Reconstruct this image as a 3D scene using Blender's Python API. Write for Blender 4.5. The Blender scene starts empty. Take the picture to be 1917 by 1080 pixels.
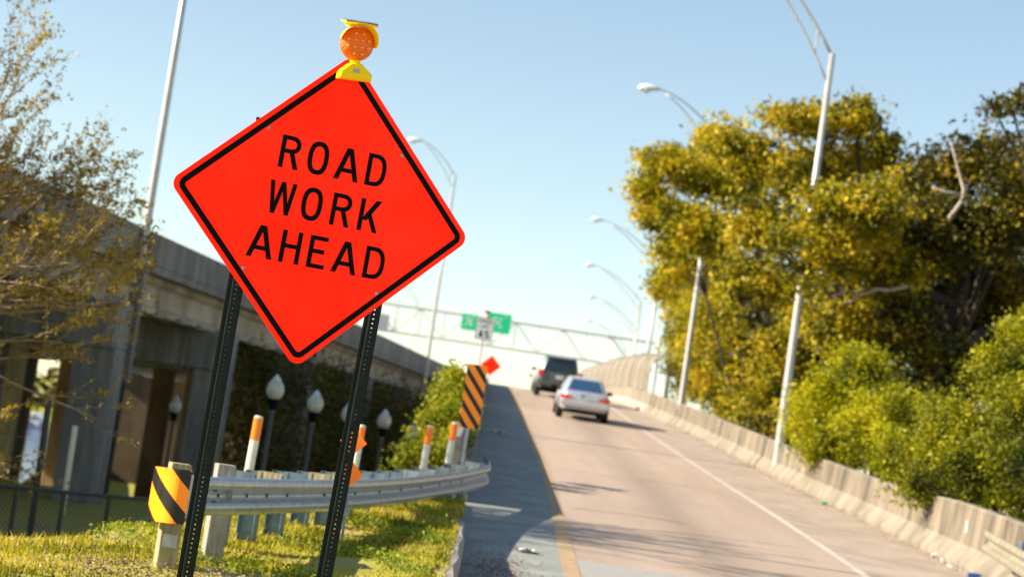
import bpy, math, random
import numpy as np
from mathutils import Vector, Matrix
random.seed(7); RNG = np.random.default_rng(11)
S = bpy.context.scene; COL = S.collection

# ------------------------------------------------------------ camera, sky, sun, exposure
FPX = 3700.; ROLL = math.radians(8.4); PITCH = math.atan(287 / FPX); EYE = 1.3
cr, sr = math.cos(ROLL), math.sin(ROLL)
CF = Vector((0, math.cos(PITCH), math.sin(PITCH))); CU = Vector((0, -math.sin(PITCH), math.cos(PITCH))); CX = Vector((1, 0, 0))
CP = Vector((0, 0, EYE))
cam_d = bpy.data.cameras.new('camera'); cam = bpy.data.objects.new('camera', cam_d); COL.objects.link(cam)
cam_d.sensor_width = 36; cam_d.lens = 36 * FPX / 1917; cam_d.clip_start = .1; cam_d.clip_end = 4000
right = CX * cr + CU * sr; up = CU * cr - CX * sr
M = Matrix((right, up, -CF)).transposed().to_4x4(); M.translation = CP; cam.matrix_world = M
cam_d.dof.use_dof = True; cam_d.dof.focus_distance = 11.0; cam_d.dof.aperture_fstop = 2.6
S.camera = cam

SUN_EL = math.radians(28.5); TH = math.radians(8)          # sun to the left, slightly behind the camera
sdir = Vector((-math.cos(TH) * math.cos(SUN_EL), -math.sin(TH) * math.cos(SUN_EL), math.sin(SUN_EL)))
sun_d = bpy.data.lights.new('sun', 'SUN'); sun_d.energy = 5.0; sun_d.angle = math.radians(.5); sun_d.color = (1, .88, .70)
sun = bpy.data.objects.new('sun', sun_d); COL.objects.link(sun)
sun.rotation_euler = sdir.to_track_quat('Z', 'Y').to_euler(); sun.location = (-30, 0, 40)
W = bpy.data.worlds.new('World'); S.world = W; W.use_nodes = True
nt = W.node_tree; bg = nt.nodes['Background']
sky = nt.nodes.new('ShaderNodeTexSky'); sky.sky_type = 'NISHITA'; sky.sun_disc = False
sky.sun_elevation = SUN_EL; sky.sun_rotation = math.atan2(sdir.x, sdir.y)
sky.air_density = 1.0; sky.dust_density = .05; sky.ozone_density = 1.6
gm_ = nt.nodes.new('ShaderNodeGamma'); gm_.inputs[1].default_value = 1.0
hs = nt.nodes.new('ShaderNodeHueSaturation'); hs.inputs['Saturation'].default_value = .88
nt.links.new(sky.outputs[0], gm_.inputs[0]); nt.links.new(gm_.outputs[0], hs.inputs['Color'])
tn = nt.nodes.new('ShaderNodeMixRGB'); tn.blend_type = 'MULTIPLY'; tn.inputs[0].default_value = 1; tn.inputs[2].default_value = (1.0, .99, .93, 1)
nt.links.new(hs.outputs[0], tn.inputs[1]); nt.links.new(tn.outputs[0], bg.inputs[0]); bg.inputs[1].default_value = .084
S.view_settings.view_transform = 'Standard'; S.view_settings.look = 'None'
S.view_settings.exposure = 1.2; S.view_settings.gamma = 1
S.render.engine = 'CYCLES'

def lv(px, py):
    dx, dy = px - 958.5, py - 540
    return dx * cr + dy * sr, dx * sr - dy * cr
def at(px, py, d):                                        # a point seen at a pixel, d metres away
    a, b = lv(px, py)
    return CP + (CF + CX * (a / FPX) + CU * (b / FPX)) * d
def itp(x, xs, ys): return float(np.interp(x, xs, ys))
RY = [-30, 5, 15, 20, 22.4, 24.8, 27.7, 30.3, 33.7, 38.3, 43.3, 50.2, 58.6, 69.7, 78, 86, 95, 110, 140, 260]
RZ = [-.8, -.55, -.35, -.2, -.1, .07, .24, .38, .54, .77, 1.03, 1.41, 1.90, 2.56, 3.08, 3.55, 4.0, 4.4, 4.55, 4.6]
def zr(y): return (itp(y - 1, RY, RZ) + itp(y, RY, RZ) + itp(y + 1, RY, RZ)) / 3
YX = [-30, 27.7, 38, 50, 58, 70, 82, 96, 110, 140, 200, 260]
YV = [1.16, 1.16, 1.24, 1.12, 1.0, .84, .70, .58, .35, -.6, -4, -9]
def sm(y, xs, ys): return sum(itp(y + k, xs, ys) for k in (-4, -2, 0, 2, 4)) / 5
def xy_(y): return sm(y, YX, YV)                           # yellow edge line
def xt(y): return xy_(y) + itp(y, [0, 30, 70, 82, 96, 260], [6.38, 6.36, 6.1, 5.6, 5.35, 5.3])   # toe of right barrier
def xp(y): return sm(y, [0, 29, 60, 96, 110, 140, 200, 260], [-.2, -.2, -.30, -.45, -.75, -1.7, -5, -10])
def sstep(t): t = max(0, min(1, t)); return t * t * (3 - 2 * t)

# ------------------------------------------------------------ materials
MATS = {}
def mat(name, col, rough=.7, metal=0, var=0, scale=5, bump=0, bscale=40, spec=None, col2=None, coat=0, stretch=None, trans=0):
    if name in MATS: return MATS[name]
    m = bpy.data.materials.new(name); m.use_nodes = True; n = m.node_tree; b = n.nodes['Principled BSDF']
    b.inputs['Base Color'].default_value = (*col, 1); b.inputs['Roughness'].default_value = rough; b.inputs['Metallic'].default_value = metal
    if spec is not None: b.inputs['Specular IOR Level'].default_value = spec
    if coat: b.inputs['Coat Weight'].default_value = coat; b.inputs['Coat Roughness'].default_value = .05
    if trans: b.inputs['Transmission Weight'].default_value = trans
    tc = n.nodes.new('ShaderNodeTexCoord'); mp = n.nodes.new('ShaderNodeMapping'); n.links.new(tc.outputs['Object'], mp.inputs[0])
    if stretch: mp.inputs['Scale'].default_value = stretch
    if var or col2:
        t = n.nodes.new('ShaderNodeTexNoise'); t.inputs['Scale'].default_value = scale; t.inputs['Detail'].default_value = 6; t.inputs['Roughness'].default_value = .65
        n.links.new(mp.outputs[0], t.inputs[0])
        r = n.nodes.new('ShaderNodeValToRGB'); r.color_ramp.elements[0].position = .36; r.color_ramp.elements[1].position = .64
        c2 = col2 or tuple(max(0, c * (1 - var)) for c in col); c1 = col if col2 else tuple(min(1, c * (1 + var * .6)) for c in col)
        r.color_ramp.elements[0].color = (*c2, 1); r.color_ramp.elements[1].color = (*c1, 1)
        n.links.new(t.outputs[0], r.inputs[0]); n.links.new(r.outputs[0], b.inputs['Base Color'])
    if bump:
        t2 = n.nodes.new('ShaderNodeTexNoise'); t2.inputs['Scale'].default_value = bscale; t2.inputs['Detail'].default_value = 4
        n.links.new(tc.outputs['Object'], t2.inputs[0]); bp = n.nodes.new('ShaderNodeBump'); bp.inputs['Strength'].default_value = bump; bp.inputs['Distance'].default_value = .02
        n.links.new(t2.outputs[0], bp.inputs['Height']); n.links.new(bp.outputs[0], b.inputs['Normal'])
    MATS[name] = m; return m
def leafmat(name, cols, tr=.35):
    m = bpy.data.materials.new(name); m.use_nodes = True; n = m.node_tree; b = n.nodes['Principled BSDF']; out = n.nodes['Material Output']
    g = n.nodes.new('ShaderNodeNewGeometry'); r = n.nodes.new('ShaderNodeValToRGB'); els = r.color_ramp.elements
    tc = n.nodes.new('ShaderNodeTexCoord'); ns = n.nodes.new('ShaderNodeTexNoise'); ns.inputs['Scale'].default_value = .9; ns.inputs['Detail'].default_value = 3
    n.links.new(tc.outputs['Object'], ns.inputs[0])
    ad = n.nodes.new('ShaderNodeMath'); ad.operation = 'MULTIPLY_ADD'; ad.inputs[1].default_value = .45; n.links.new(g.outputs['Random Per Island'], ad.inputs[0])
    n2 = n.nodes.new('ShaderNodeMath'); n2.operation = 'MULTIPLY_ADD'; n2.inputs[1].default_value = 2.1; n2.inputs[2].default_value = -.76; n.links.new(ns.outputs[0], n2.inputs[0])
    n.links.new(n2.outputs[0], ad.inputs[2])
    n.links.new(ad.outputs[0], r.inputs[0])
    els[0].color = (*cols[0], 1); els[1].color = (*cols[-1], 1)
    for i, c in enumerate(cols[1:-1]): e = els.new((i + 1) / (len(cols) - 1)); e.color = (*c, 1)
    n.links.new(r.outputs[0], b.inputs['Base Color']); b.inputs['Roughness'].default_value = .55; b.inputs['Specular IOR Level'].default_value = .3
    t = n.nodes.new('ShaderNodeBsdfTranslucent'); n.links.new(r.outputs[0], t.inputs[0])
    mx = n.nodes.new('ShaderNodeMixShader'); mx.inputs[0].default_value = tr
    n.links.new(b.outputs[0], mx.inputs[1]); n.links.new(t.outputs[0], mx.inputs[2]); n.links.new(mx.outputs[0], out.inputs[0])
    MATS[name] = m; return m
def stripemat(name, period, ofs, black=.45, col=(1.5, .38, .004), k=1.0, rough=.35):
    m = mat(name, col, rough); n = m.node_tree; b = n.nodes['Principled BSDF']
    tc = n.nodes.new('ShaderNodeTexCoord'); sp = n.nodes.new('ShaderNodeSeparateXYZ'); n.links.new(tc.outputs['Object'], sp.inputs[0])
    a = n.nodes.new('ShaderNodeMath'); a.operation = 'MULTIPLY_ADD'; a.inputs[1].default_value = k; n.links.new(sp.outputs[0], a.inputs[0]); n.links.new(sp.outputs[2], a.inputs[2])
    c = n.nodes.new('ShaderNodeMath'); c.operation = 'MULTIPLY_ADD'; c.inputs[1].default_value = 1 / period; c.inputs[2].default_value = ofs; n.links.new(a.outputs[0], c.inputs[0])
    f = n.nodes.new('ShaderNodeMath'); f.operation = 'FRACT'; n.links.new(c.outputs[0], f.inputs[0])
    g = n.nodes.new('ShaderNodeMath'); g.operation = 'LESS_THAN'; g.inputs[1].default_value = black; n.links.new(f.outputs[0], g.inputs[0])
    mx = n.nodes.new('ShaderNodeMixRGB'); mx.inputs[1].default_value = (*col, 1); mx.inputs[2].default_value = (.004, .004, .004, 1)
    n.links.new(g.outputs[0], mx.inputs[0]); n.links.new(mx.outputs[0], b.inputs['Base Color']); return m

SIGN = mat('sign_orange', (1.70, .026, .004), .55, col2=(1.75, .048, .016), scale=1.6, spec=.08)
BLK = mat('black_film', (.003, .003, .003), .6, spec=.08)
YEL = mat('yellow_plastic', (1.1, .70, .0), .4, spec=.2)
LENS = mat('amber_lens', (1.1, .17, .0), .25, spec=.4, coat=.15, bump=.6, bscale=90)
GLINT = mat('lens_dimple', (1, .30, .01), .08, coat=1)
SOLAR = mat('solar_cell', (.10, .13, .16), .12, coat=.6)
DGREEN = mat('dark_green_post', (.003, .009, .007), .4, spec=.25, var=.4, scale=20)
GALV = mat('galvanised_steel', (.42, .46, .50), .32, metal=.75, var=.22, scale=9, bump=.1, bscale=15)
GALVD = mat('weathered_galvanised_post', (.16, .22, .26), .5, metal=.45, var=.35, scale=6)
WOOD = mat('treated_wood', (.36, .31, .17), .85, var=.35, scale=4, stretch=(14, 14, 1), bump=.3)
WOODG = mat('weathered_wood', (.30, .29, .25), .9, var=.45, scale=4, stretch=(14, 14, 1), bump=.3)
WHITEP = mat('white_plastic', (.72, .70, .60), .5, var=.12, scale=9)
ORANGE = mat('orange_reflective', (1, .22, .01), .4)
ALU = mat('spun_aluminium_pole', (.46, .455, .43), .42, metal=.35, var=.12, scale=3)
LAMPW = mat('lamp_housing', (.75, .76, .78), .4)
CONC = mat('pale_concrete', (.34, .30, .25), .9, var=.22, scale=1.2, bump=.2)
CONCV = mat('viaduct_concrete', (.27, .26, .24), .9, col2=(.13, .125, .115), scale=1.0, stretch=(1.2, 1.2, .35), bump=.2, bscale=20)
CONCG = mat('girder_concrete', (.50, .44, .34), .9, col2=(.27, .23, .16), scale=.8, stretch=(1, 1, .5), bump=.1)
COLM = mat('column_concrete', (.27, .27, .27), .9, col2=(.13, .135, .14), scale=1.5, stretch=(3, 3, .3))
ROADC = mat('road_concrete', (.45, .345, .27), .85, col2=(.37, .28, .215), scale=.55, stretch=(1.5, .12, 1), bump=.15, bscale=60)
def lane_wear(m):
    n = m.node_tree; b = n.nodes['Principled BSDF']; src = b.inputs['Base Color'].links[0].from_socket
    tc = n.nodes.new('ShaderNodeTexCoord'); sp_ = n.nodes.new('ShaderNodeSeparateXYZ'); n.links.new(tc.outputs['Object'], sp_.inputs[0])
    ns = n.nodes.new('ShaderNodeTexNoise'); ns.inputs['Scale'].default_value = .25; n.links.new(tc.outputs['Object'], ns.inputs[0])
    ad = n.nodes.new('ShaderNodeMath'); ad.operation = 'MULTIPLY_ADD'; ad.inputs[1].default_value = .9; n.links.new(ns.outputs[0], ad.inputs[0]); n.links.new(sp_.outputs[0], ad.inputs[2])
    su = n.nodes.new('ShaderNodeMath'); su.operation = 'SUBTRACT'; su.inputs[1].default_value = 3.65; n.links.new(ad.outputs[0], su.inputs[0])
    ab = n.nodes.new('ShaderNodeMath'); ab.operation = 'ABSOLUTE'; n.links.new(su.outputs[0], ab.inputs[0])
    rp = n.nodes.new('ShaderNodeValToRGB'); rp.color_ramp.elements[0].position = .05; rp.color_ramp.elements[1].position = .75
    rp.color_ramp.elements[0].color = (.80, .80, .80, 1); rp.color_ramp.elements[1].color = (1, 1, 1, 1); n.links.new(ab.outputs[0], rp.inputs[0])
    f = n.nodes.new('ShaderNodeTexNoise'); f.inputs['Scale'].default_value = 70; f.inputs['Detail'].default_value = 5; n.links.new(tc.outputs['Object'], f.inputs[0])
    fr_ = n.nodes.new('ShaderNodeValToRGB'); fr_.color_ramp.elements[0].position = .3; fr_.color_ramp.elements[1].position = .6; fr_.color_ramp.elements[0].color = (.78, .78, .78, 1); fr_.color_ramp.elements[1].color = (1.04, 1.04, 1.04, 1); n.links.new(f.outputs[0], fr_.inputs[0])
    m1 = n.nodes.new('ShaderNodeMixRGB'); m1.blend_type = 'MULTIPLY'; m1.inputs[0].default_value = 1; n.links.new(src, m1.inputs[1]); n.links.new(rp.outputs[0], m1.inputs[2])
    m2 = n.nodes.new('ShaderNodeMixRGB'); m2.blend_type = 'MULTIPLY'; m2.inputs[0].default_value = 1; n.links.new(m1.outputs[0], m2.inputs[1]); n.links.new(fr_.outputs[0], m2.inputs[2])
    n.links.new(m2.outputs[0], b.inputs['Base Color'])
lane_wear(ROADC)
SHOULD = mat('shoulder_concrete', (.31, .325, .30), .9, col2=(.20, .215, .205), scale=1.6, bump=.25, bscale=50)
ASPH = mat('grey_asphalt', (.34, .33, .31), .9, var=.18, scale=30, bump=.3, bscale=90)
PYEL = mat('yellow_road_paint', (.46, .30, .15), .85, col2=(.33, .245, .165), scale=5)
PWHT = mat('white_road_paint', (.56, .51, .45), .85, col2=(.47, .39, .33), scale=2)
BARK = mat('bark', (.045, .034, .024), .95, var=.4, scale=5, bump=.4, bscale=12)
BARKL = mat('pale_twig_bark', (.27, .20, .14), .9, var=.4, scale=8)
BARKG = mat('dead_grey_wood', (.40, .33, .28), .9, var=.2)
L_OAK = leafmat('oak_leaves', [(.012, .017, .001), (.13, .125, .002), (.44, .36, .005), (.70, .47, .03)], .38)
L_OAKD = leafmat('dark_oak_leaves', [(.004, .006, .001), (.022, .025, .001), (.13, .115, .003), (.40, .27, .01)], .25)
L_GOLD = leafmat('golden_leaves', [(.03, .038, .001), (.22, .21, .002), (.56, .46, .006), (.78, .52, .06)], .42)
L_LIME = leafmat('lime_leaves', [(.03, .038, .001), (.15, .165, .001), (.42, .40, .002), (.66, .58, .01)], .4)
L_BUD = leafmat('young_buds', [(.06, .04, .004), (.18, .12, .01), (.34, .24, .015), (.54, .38, .04)], .3)
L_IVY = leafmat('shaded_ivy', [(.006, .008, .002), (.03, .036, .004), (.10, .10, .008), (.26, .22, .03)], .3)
GRASS = leafmat('grass_blades', [(.08, .09, .003), (.29, .27, .006), (.50, .41, .015), (.66, .50, .14)], .35)
DRY = leafmat('fallen_leaves', [(.10, .05, .03), (.20, .12, .08), (.34, .24, .18), (.45, .38, .32)], .1)

# ------------------------------------------------------------ mesh building
class MB:
    def __init__(s): s.v = []; s.f = []; s.m = []; s.cm = 0
    def add(s, vs, fs):
        o = len(s.v); s.v += [tuple(v) for v in vs]; s.f += [tuple(i + o for i in f) for f in fs]; s.m += [s.cm] * len(fs); return s
    def box(s, c, size, R=None):
        c = Vector(c); h = [k / 2 for k in size]; R = R or Matrix.Identity(3)
        vs = [c + R @ Vector((x * h[0], y * h[1], z * h[2])) for x in (-1, 1) for y in (-1, 1) for z in (-1, 1)]
        return s.add(vs, [(0, 1, 3, 2), (4, 6, 7, 5), (0, 4, 5, 1), (2, 3, 7, 6), (0, 2, 6, 4), (1, 5, 7, 3)])
    def tube(s, pts, rad, n=8, cap=True):
        pts = [Vector(p) for p in pts]; rad = rad if hasattr(rad, '__len__') else [rad] * len(pts); vs = []; fs = []
        ref = None
        for i, p in enumerate(pts):
            t = (pts[min(i + 1, len(pts) - 1)] - pts[max(i - 1, 0)]).normalized()
            if ref is None: ref = Vector((1, 0, 0)) if abs(t.x) < .8 else Vector((0, 1, 0))
            a = (ref - t * ref.dot(t)).normalized(); b = t.cross(a); ref = a
            for k in range(n):
                an = 2 * math.pi * k / n; vs.append(p + (a * math.cos(an) + b * math.sin(an)) * rad[i])
        for i in range(len(pts) - 1):
            for k in range(n): fs.append((i * n + k, i * n + (k + 1) % n, (i + 1) * n + (k + 1) % n, (i + 1) * n + k))
        if cap: fs.append(tuple(range(n))[::-1]); fs.append(tuple((len(pts) - 1) * n + k for k in range(n)))
        return s.add(vs, fs)
    def prism(s, poly, d, fn):                             # polygon (u,v) extruded from w=0 to w=d; fn maps (u,v,w)
        n = len(poly); vs = [fn(u, v, 0) for u, v in poly] + [fn(u, v, d) for u, v in poly]
        fs = [tuple(range(n)), tuple(range(n, 2 * n))[::-1]] + [(i, i + n, (i + 1) % n + n, (i + 1) % n) for i in range(n)]
        return s.add(vs, fs)
    def sweep(s, prof, path, fn, cap=True):                # prof (u,v) list closed; fn(path_item,u,v)
        n = len(prof); vs = [fn(p, u, v) for p in path for u, v in prof]; fs = []
        for i in range(len(path) - 1):
            for k in range(n): fs.append((i * n + k, (i + 1) * n + k, (i + 1) * n + (k + 1) % n, i * n + (k + 1) % n))
        if cap: fs.append(tuple(range(n))); fs.append(tuple((len(path) - 1) * n + k for k in range(n))[::-1])
        return s.add(vs, fs)
    def lathe(s, prof, c, n=16, R=None):
        c = Vector(c); R = R or Matrix.Identity(3); vs = []; m = len(prof)
        for r, z in prof:
            for k in range(n): a = 2 * math.pi * k / n; vs.append(c + R @ Vector((r * math.cos(a), r * math.sin(a), z)))
        fs = [(i * n + k, i * n + (k + 1) % n, (i + 1) * n + (k + 1) % n, (i + 1) * n + k) for i in range(m - 1) for k in range(n)]
        fs.append(tuple(range(n))[::-1]); fs.append(tuple((m - 1) * n + k for k in range(n)))
        return s.add(vs, fs)
    def grid(s, nx, ny, fn):
        vs = [fn(i / nx, j / ny) for j in range(ny + 1) for i in range(nx + 1)]
        return s.add(vs, [(j * (nx + 1) + i, j * (nx + 1) + i + 1, (j + 1) * (nx + 1) + i + 1, (j + 1) * (nx + 1) + i) for j in range(ny) for i in range(nx)])
    def build(s, name, mt, root=None, smooth=False, bevel=0, sub=0):
        off = wl(root) if root else Vector((0, 0, 0))
        me = bpy.data.meshes.new(name); me.from_pydata([tuple(Vector(v) - off) for v in s.v], [], s.f)
        for q in (mt if isinstance(mt, (list, tuple)) else [mt]): me.materials.append(q)
        if len(me.materials) > 1: me.polygons.foreach_set('material_index', s.m)
        if smooth: me.polygons.foreach_set('use_smooth', [True] * len(me.polygons))
        me.update(); o = bpy.data.objects.new(name, me); COL.objects.link(o)
        if root: o.parent = root
        if bevel:
            b = o.modifiers.new('b', 'BEVEL'); b.width = bevel; b.segments = 2; b.limit_method = 'ANGLE'; b.angle_limit = math.radians(35)
        if sub:
            b = o.modifiers.new('s', 'SUBSURF'); b.levels = sub; b.render_levels = sub
        return o
def wl(o):
    v = Vector((0, 0, 0))
    while o: v += o.location; o = o.parent
    return v
def tag(o, label=None, cat=None, group=None, kind=None):
    if label: o['label'] = label
    if cat: o['category'] = cat
    if group: o['group'] = group
    if kind: o['kind'] = kind
    return o
def empty(name, loc, label, cat, group=None):
    o = bpy.data.objects.new(name, None); COL.objects.link(o); o.location = loc; o.empty_display_size = .2
    return tag(o, label, cat, group)
def own(mb, name, mt, loc, label, cat, group=None, **k):   # a thing that is one mesh, origin at loc
    loc = Vector(loc); mb.v = [tuple(Vector(v) - loc) for v in mb.v]
    o = mb.build(name, mt, None, **k); o.location = loc; return tag(o, label, cat, group)
def copy_tree(o, parent=None):
    c = o.copy(); COL.objects.link(c)
    if parent: c.parent = parent
    for ch in [q for q in bpy.data.objects if q.parent == o]: copy_tree(ch, c)
    return c
def npmesh(name, V, F, mt, root=None, k=4):
    me = bpy.data.meshes.new(name); off = np.array(wl(root)) if root else np.zeros(3); V = V - off
    me.vertices.add(len(V)); me.vertices.foreach_set('co', V.astype(np.float32).ravel())
    me.loops.add(len(F) * k); me.loops.foreach_set('vertex_index', F.astype(np.int32).ravel())
    me.polygons.add(len(F)); me.polygons.foreach_set('loop_start', np.arange(len(F), dtype=np.int32) * k)
    me.materials.append(mt); me.update(calc_edges=True); o = bpy.data.objects.new(name, me); COL.objects.link(o)
    if root: o.parent = root
    return o
def leaves(name, P, size, mt, root=None, flat=0., aspect=.55):
    n = len(P); a = RNG.normal(size=(n, 3)); a[:, 2] *= (1 - flat * .6); a /= np.linalg.norm(a, axis=1)[:, None]
    b = RNG.normal(size=(n, 3)); b -= a * (a * b).sum(1)[:, None]; b /= np.linalg.norm(b, axis=1)[:, None]
    s = size * RNG.uniform(.6, 1.35, n)[:, None]
    V = np.stack([P - a * s * .5, P + b * s * .5 * aspect, P + a * s * .5, P - b * s * .5 * aspect], 1).reshape(-1, 3)
    return npmesh(name, V, np.arange(4 * n).reshape(n, 4), mt, root)

# ------------------------------------------------------------ ground, water, road
def crest(x): return max(13, min(28, 27.5 + 2.9 * x))
def gz(x, y):
    if x > 3:                                              # right of the ramp
        return min(zr(y) - .5, -.2 + .02 * max(0, y - 20)) if y < 70 else -.2 + .02 * 50
    h = .075 + .036 * (min(max(y, 4), 29.5) - 17) - .055 * max(0, -x - 1)
    t = sstep((y - crest(x)) / 7.5); h = h * (1 - t) + (-1.75) * t
    if y > 55: h -= min(5.0, (y - 55) * .055 * (1 if x < -2 else .2)) if y < 130 else min(5.0, 75 * .055)
    return h
def gfun(x, y):
    if y > 172: return -3.9 + min(2.6, (y - 172) * .5)
    return gz(x, y)
g = MB(); xs = np.concatenate([np.linspace(-400, -40, 16), np.linspace(-36, -6, 20), np.linspace(-5.6, -.34, 44)])
ys = np.concatenate([np.linspace(-40, 10, 8), np.linspace(11, 32, 64), np.linspace(34, 200, 90), np.linspace(230, 1500, 16)])
def gvert(x, y):
    nz = .035 * math.sin(x * 2.3 + y * 1.1) * math.sin(y * 1.7 - x) + .02 * math.sin(5 * x) * math.sin(4.1 * y)
    return (x, y, gfun(x, y) + nz)
nX = len(xs)
g.add([gvert(x, y) for y in ys for x in xs], [(j * nX + i, j * nX + i + 1, (j + 1) * nX + i + 1, (j + 1) * nX + i) for j in range(len(ys) - 1) for i in range(nX - 1)])
gm = mat('grass_soil', (.24, .25, .03), .95, col2=(.30, .21, .12), scale=.75, bump=.5, bscale=25)
gn = gm.node_tree; r_ = [q for q in gn.nodes if q.type == 'VALTORGB'][0]
r_.color_ramp.elements[0].position = .33; r_.color_ramp.elements[1].position = .50
r_.color_ramp.elements[0].color = (.30, .20, .12, 1); r_.color_ramp.elements[1].color = (.34, .32, .03, 1)
tag(g.build('ground', gm, smooth=True), kind='structure')
xr = np.concatenate([np.linspace(-.34, 9, 12), np.linspace(10, 60, 14), np.linspace(80, 600, 10)]); g = MB(); nX = len(xr)
ysr = np.concatenate([np.linspace(-40, 10, 8), np.linspace(12, 200, 60), np.linspace(230, 1500, 16)])
g.add([(x, y, (min(zr(y) - .7, gz(4, y)) if x < 9.5 else gz(x, y) - .2)) for y in ysr for x in xr], [(j * nX + i, j * nX + i + 1, (j + 1) * nX + i + 1, (j + 1) * nX + i) for j in range(len(ysr) - 1) for i in range(nX - 1)])
tag(g.build('ground', mat('leafy_soil', (.12, .12, .04), .95, col2=(.10, .07, .04), scale=1)), kind='structure')
w = MB(); w.add([(-400, 60, -3.2), (-15, 60, -3.2), (-20.5, 92, -3.2), (-36, 174, -3.2), (-400, 174, -3.2)], [(0, 1, 2, 3, 4)])
tag(w.build('water', mat('bayou_water', (.03, .09, .24), .12, bump=.9, bscale=2.5)), kind='structure')

# ramp: lane, shoulders, edge lines
def strip(name, xl, xr_, y0, y1, mt, dz=0, st=1.5):
    m = MB(); n = max(1, int((y1 - y0) / st)); Y = [y0 + (y1 - y0) * i / n for i in range(n + 1)]
    vs = []
    for y in Y:
        for k in range(5):
            x = xl(y) + (xr_(y) - xl(y)) * k / 4; vs.append((x, y, zr(y) + dz))
    m.add(vs, [(j * 5 + i, j * 5 + i + 1, (j + 1) * 5 + i + 1, (j + 1) * 5 + i) for j in range(n) for i in range(4)])
    return tag(m.build(name, mt), kind='structure')
strip('road_base', lambda y: -.25 if y < 29 else xp(y) - .3, lambda y: xt(y) + .45, -35, 260, CONC, -.012)
strip('left_shoulder', lambda y: -.24 if y < 29 else xp(y) - .02, lambda y: xy_(y), -35, 260, SHOULD)
strip('ramp_lane', lambda y: xy_(y), lambda y: xy_(y) + 4.3, 24.2, 260, ROADC)
strip('asphalt_lane', lambda y: xy_(y), lambda y: xt(y) + .05, -35, 24.2, ASPH)
strip('right_shoulder', lambda y: xy_(y) + 4.3, lambda y: xt(y) + .05, 24.2, 260, mat('right_shoulder_concrete', (.42, .335, .27), .85, col2=(.31, .245, .19), scale=1.1))
strip('yellow_edge_line', lambda y: xy_(y) - .11, lambda y: xy_(y) + .09, -35, 260, PYEL, .004)
strip('white_edge_line', lambda y: xy_(y) + 4.14, lambda y: xy_(y) + 4.27, -35, 260, PWHT, .004)
for yj, wd in ((27.4, .07), (36.5, .02), (45, .02), (54, .02), (63, .02), (72, .02)):
    strip('expansion_joint', lambda y: -.02, lambda y: xt(y), yj, yj + wd, mat('joint_seal', (.30, .30, .32), .7), .006, st=.05)
def crack(name, pts, wd, label):
    m = MB(); R_ = random.Random(int(pts[0][1] * 7)); P = []
    for i in range(len(pts) - 1):
        for k in range(8): t = k / 8; P.append((pts[i][0] * (1 - t) + pts[i + 1][0] * t + R_.uniform(-.03, .03), pts[i][1] * (1 - t) + pts[i + 1][1] * t + R_.uniform(-.06, .06)))
    vs = []
    for x, y in P: w_ = wd * R_.uniform(.4, 1.2); vs += [(x, y - w_, zr(y) + .007), (x + .01, y + w_, zr(y) + .007)]
    m.add(vs, [(2 * i, 2 * i + 2, 2 * i + 3, 2 * i + 1) for i in range(len(P) - 1)]); tag(m.build(name, mat('dark_crack', (.09, .075, .06), .95)), kind='structure')
crack('road_crack', [(1.4, 31.5), (2.6, 31.9), (3.4, 31.6)], .03, '')
crack('road_crack', [(1.5, 41.5), (2.2, 41.2), (3.9, 41.9), (5.3, 41.6)], .03, '')
crack('road_crack', [(2.4, 25.6), (3.6, 25.2), (4.4, 25.6), (5.6, 25.1)], .022, '')
ss = MB(); Yr = [30 + 3 * i for i in range(65)]
for sgn, dx in ((1, xt), (-1, xp)):
    pass
fill = MB(); fill.sweep([(0, 0), (1, 0), (1, 1), (0, 1)], [29.6 + i * 3 for i in range(70)], lambda y, u, v: ((xp(y) - .42) * (1 - u) + (xt(y) + .5) * u, y, (-5) * (1 - v) + (zr(y) - .03) * v))
tag(fill.build('ramp_embankment', CONCV), kind='structure')

# curb left of the shoulder
cb = MB(); cy = [8 + .75 * i for i in range(29)]
def curbx(y): return -.13 - .22 * sstep((y - 22) / 7)
cb.sweep([(-.16, -.25), (0, -.25), (0, 0), (-.02, .02), (-.15, .02), (-.16, 0)], cy, lambda y, u, v: (curbx(y) + u + .02 * math.sin(y * 3), y, (v if v < -.1 else v + max(zr(y) + .13, gz(-.5, y) - .04) - zr(y)) + zr(y)))
own(cb, 'curb', CONC, (-.2, 18, 0), 'rounded pale concrete curb between the grass and the road shoulder', 'curb', smooth=False)

def barmat(name, c1, c2):
    return mat(name, c1, .9, col2=c2, scale=1.5, stretch=(1.1, 1.1, .28), bump=.2, bscale=25)
BTOP = barmat('stained_barrier_concrete', (.25, .205, .145), (.08, .064, .047))
BLOW = barmat('pale_barrier_concrete', (.29, .25, .19), (.16, .135, .10))
def barrier(xf, sgn, y0, y1, htop, step=1.5, seg=6.0):
    m = MB(); y = y0
    while y < y1 - .1:
        ye = min(y + seg, y1) - .03; n = max(2, int(seg / step)); ysg = [y + (ye - y) * i / n for i in range(n + 1)]
        pr = [(0, -.05), (0, .08), (.17, .33), (.22, 0), (.235, .02), (.39, .02), (.41, 0), (.42, -.6)]
        def fn(yy, u, v):
            H = htop(yy)
            z = zr(yy) + (v if u < .2 or v < -.1 else H + v)
            return (xf(yy) + sgn * u, yy, z)
        o = len(m.v); n0 = len(m.f); m.sweep(pr, ysg, fn)
        for i in range(n0, len(m.f)):
            j = (i - n0) % 8
            m.m[i] = 0 if (i - n0) < 8 * n and j in (2,) else 1
        y += seg
    return m
PARA = mat('weathered_parapet', (.26, .25, .225), .95, col2=(.15, .145, .13), scale=1.4, stretch=(2, 2, .3))
hb = lambda y: .81 + .12 * sstep((35 - y) / 1.5)
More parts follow.
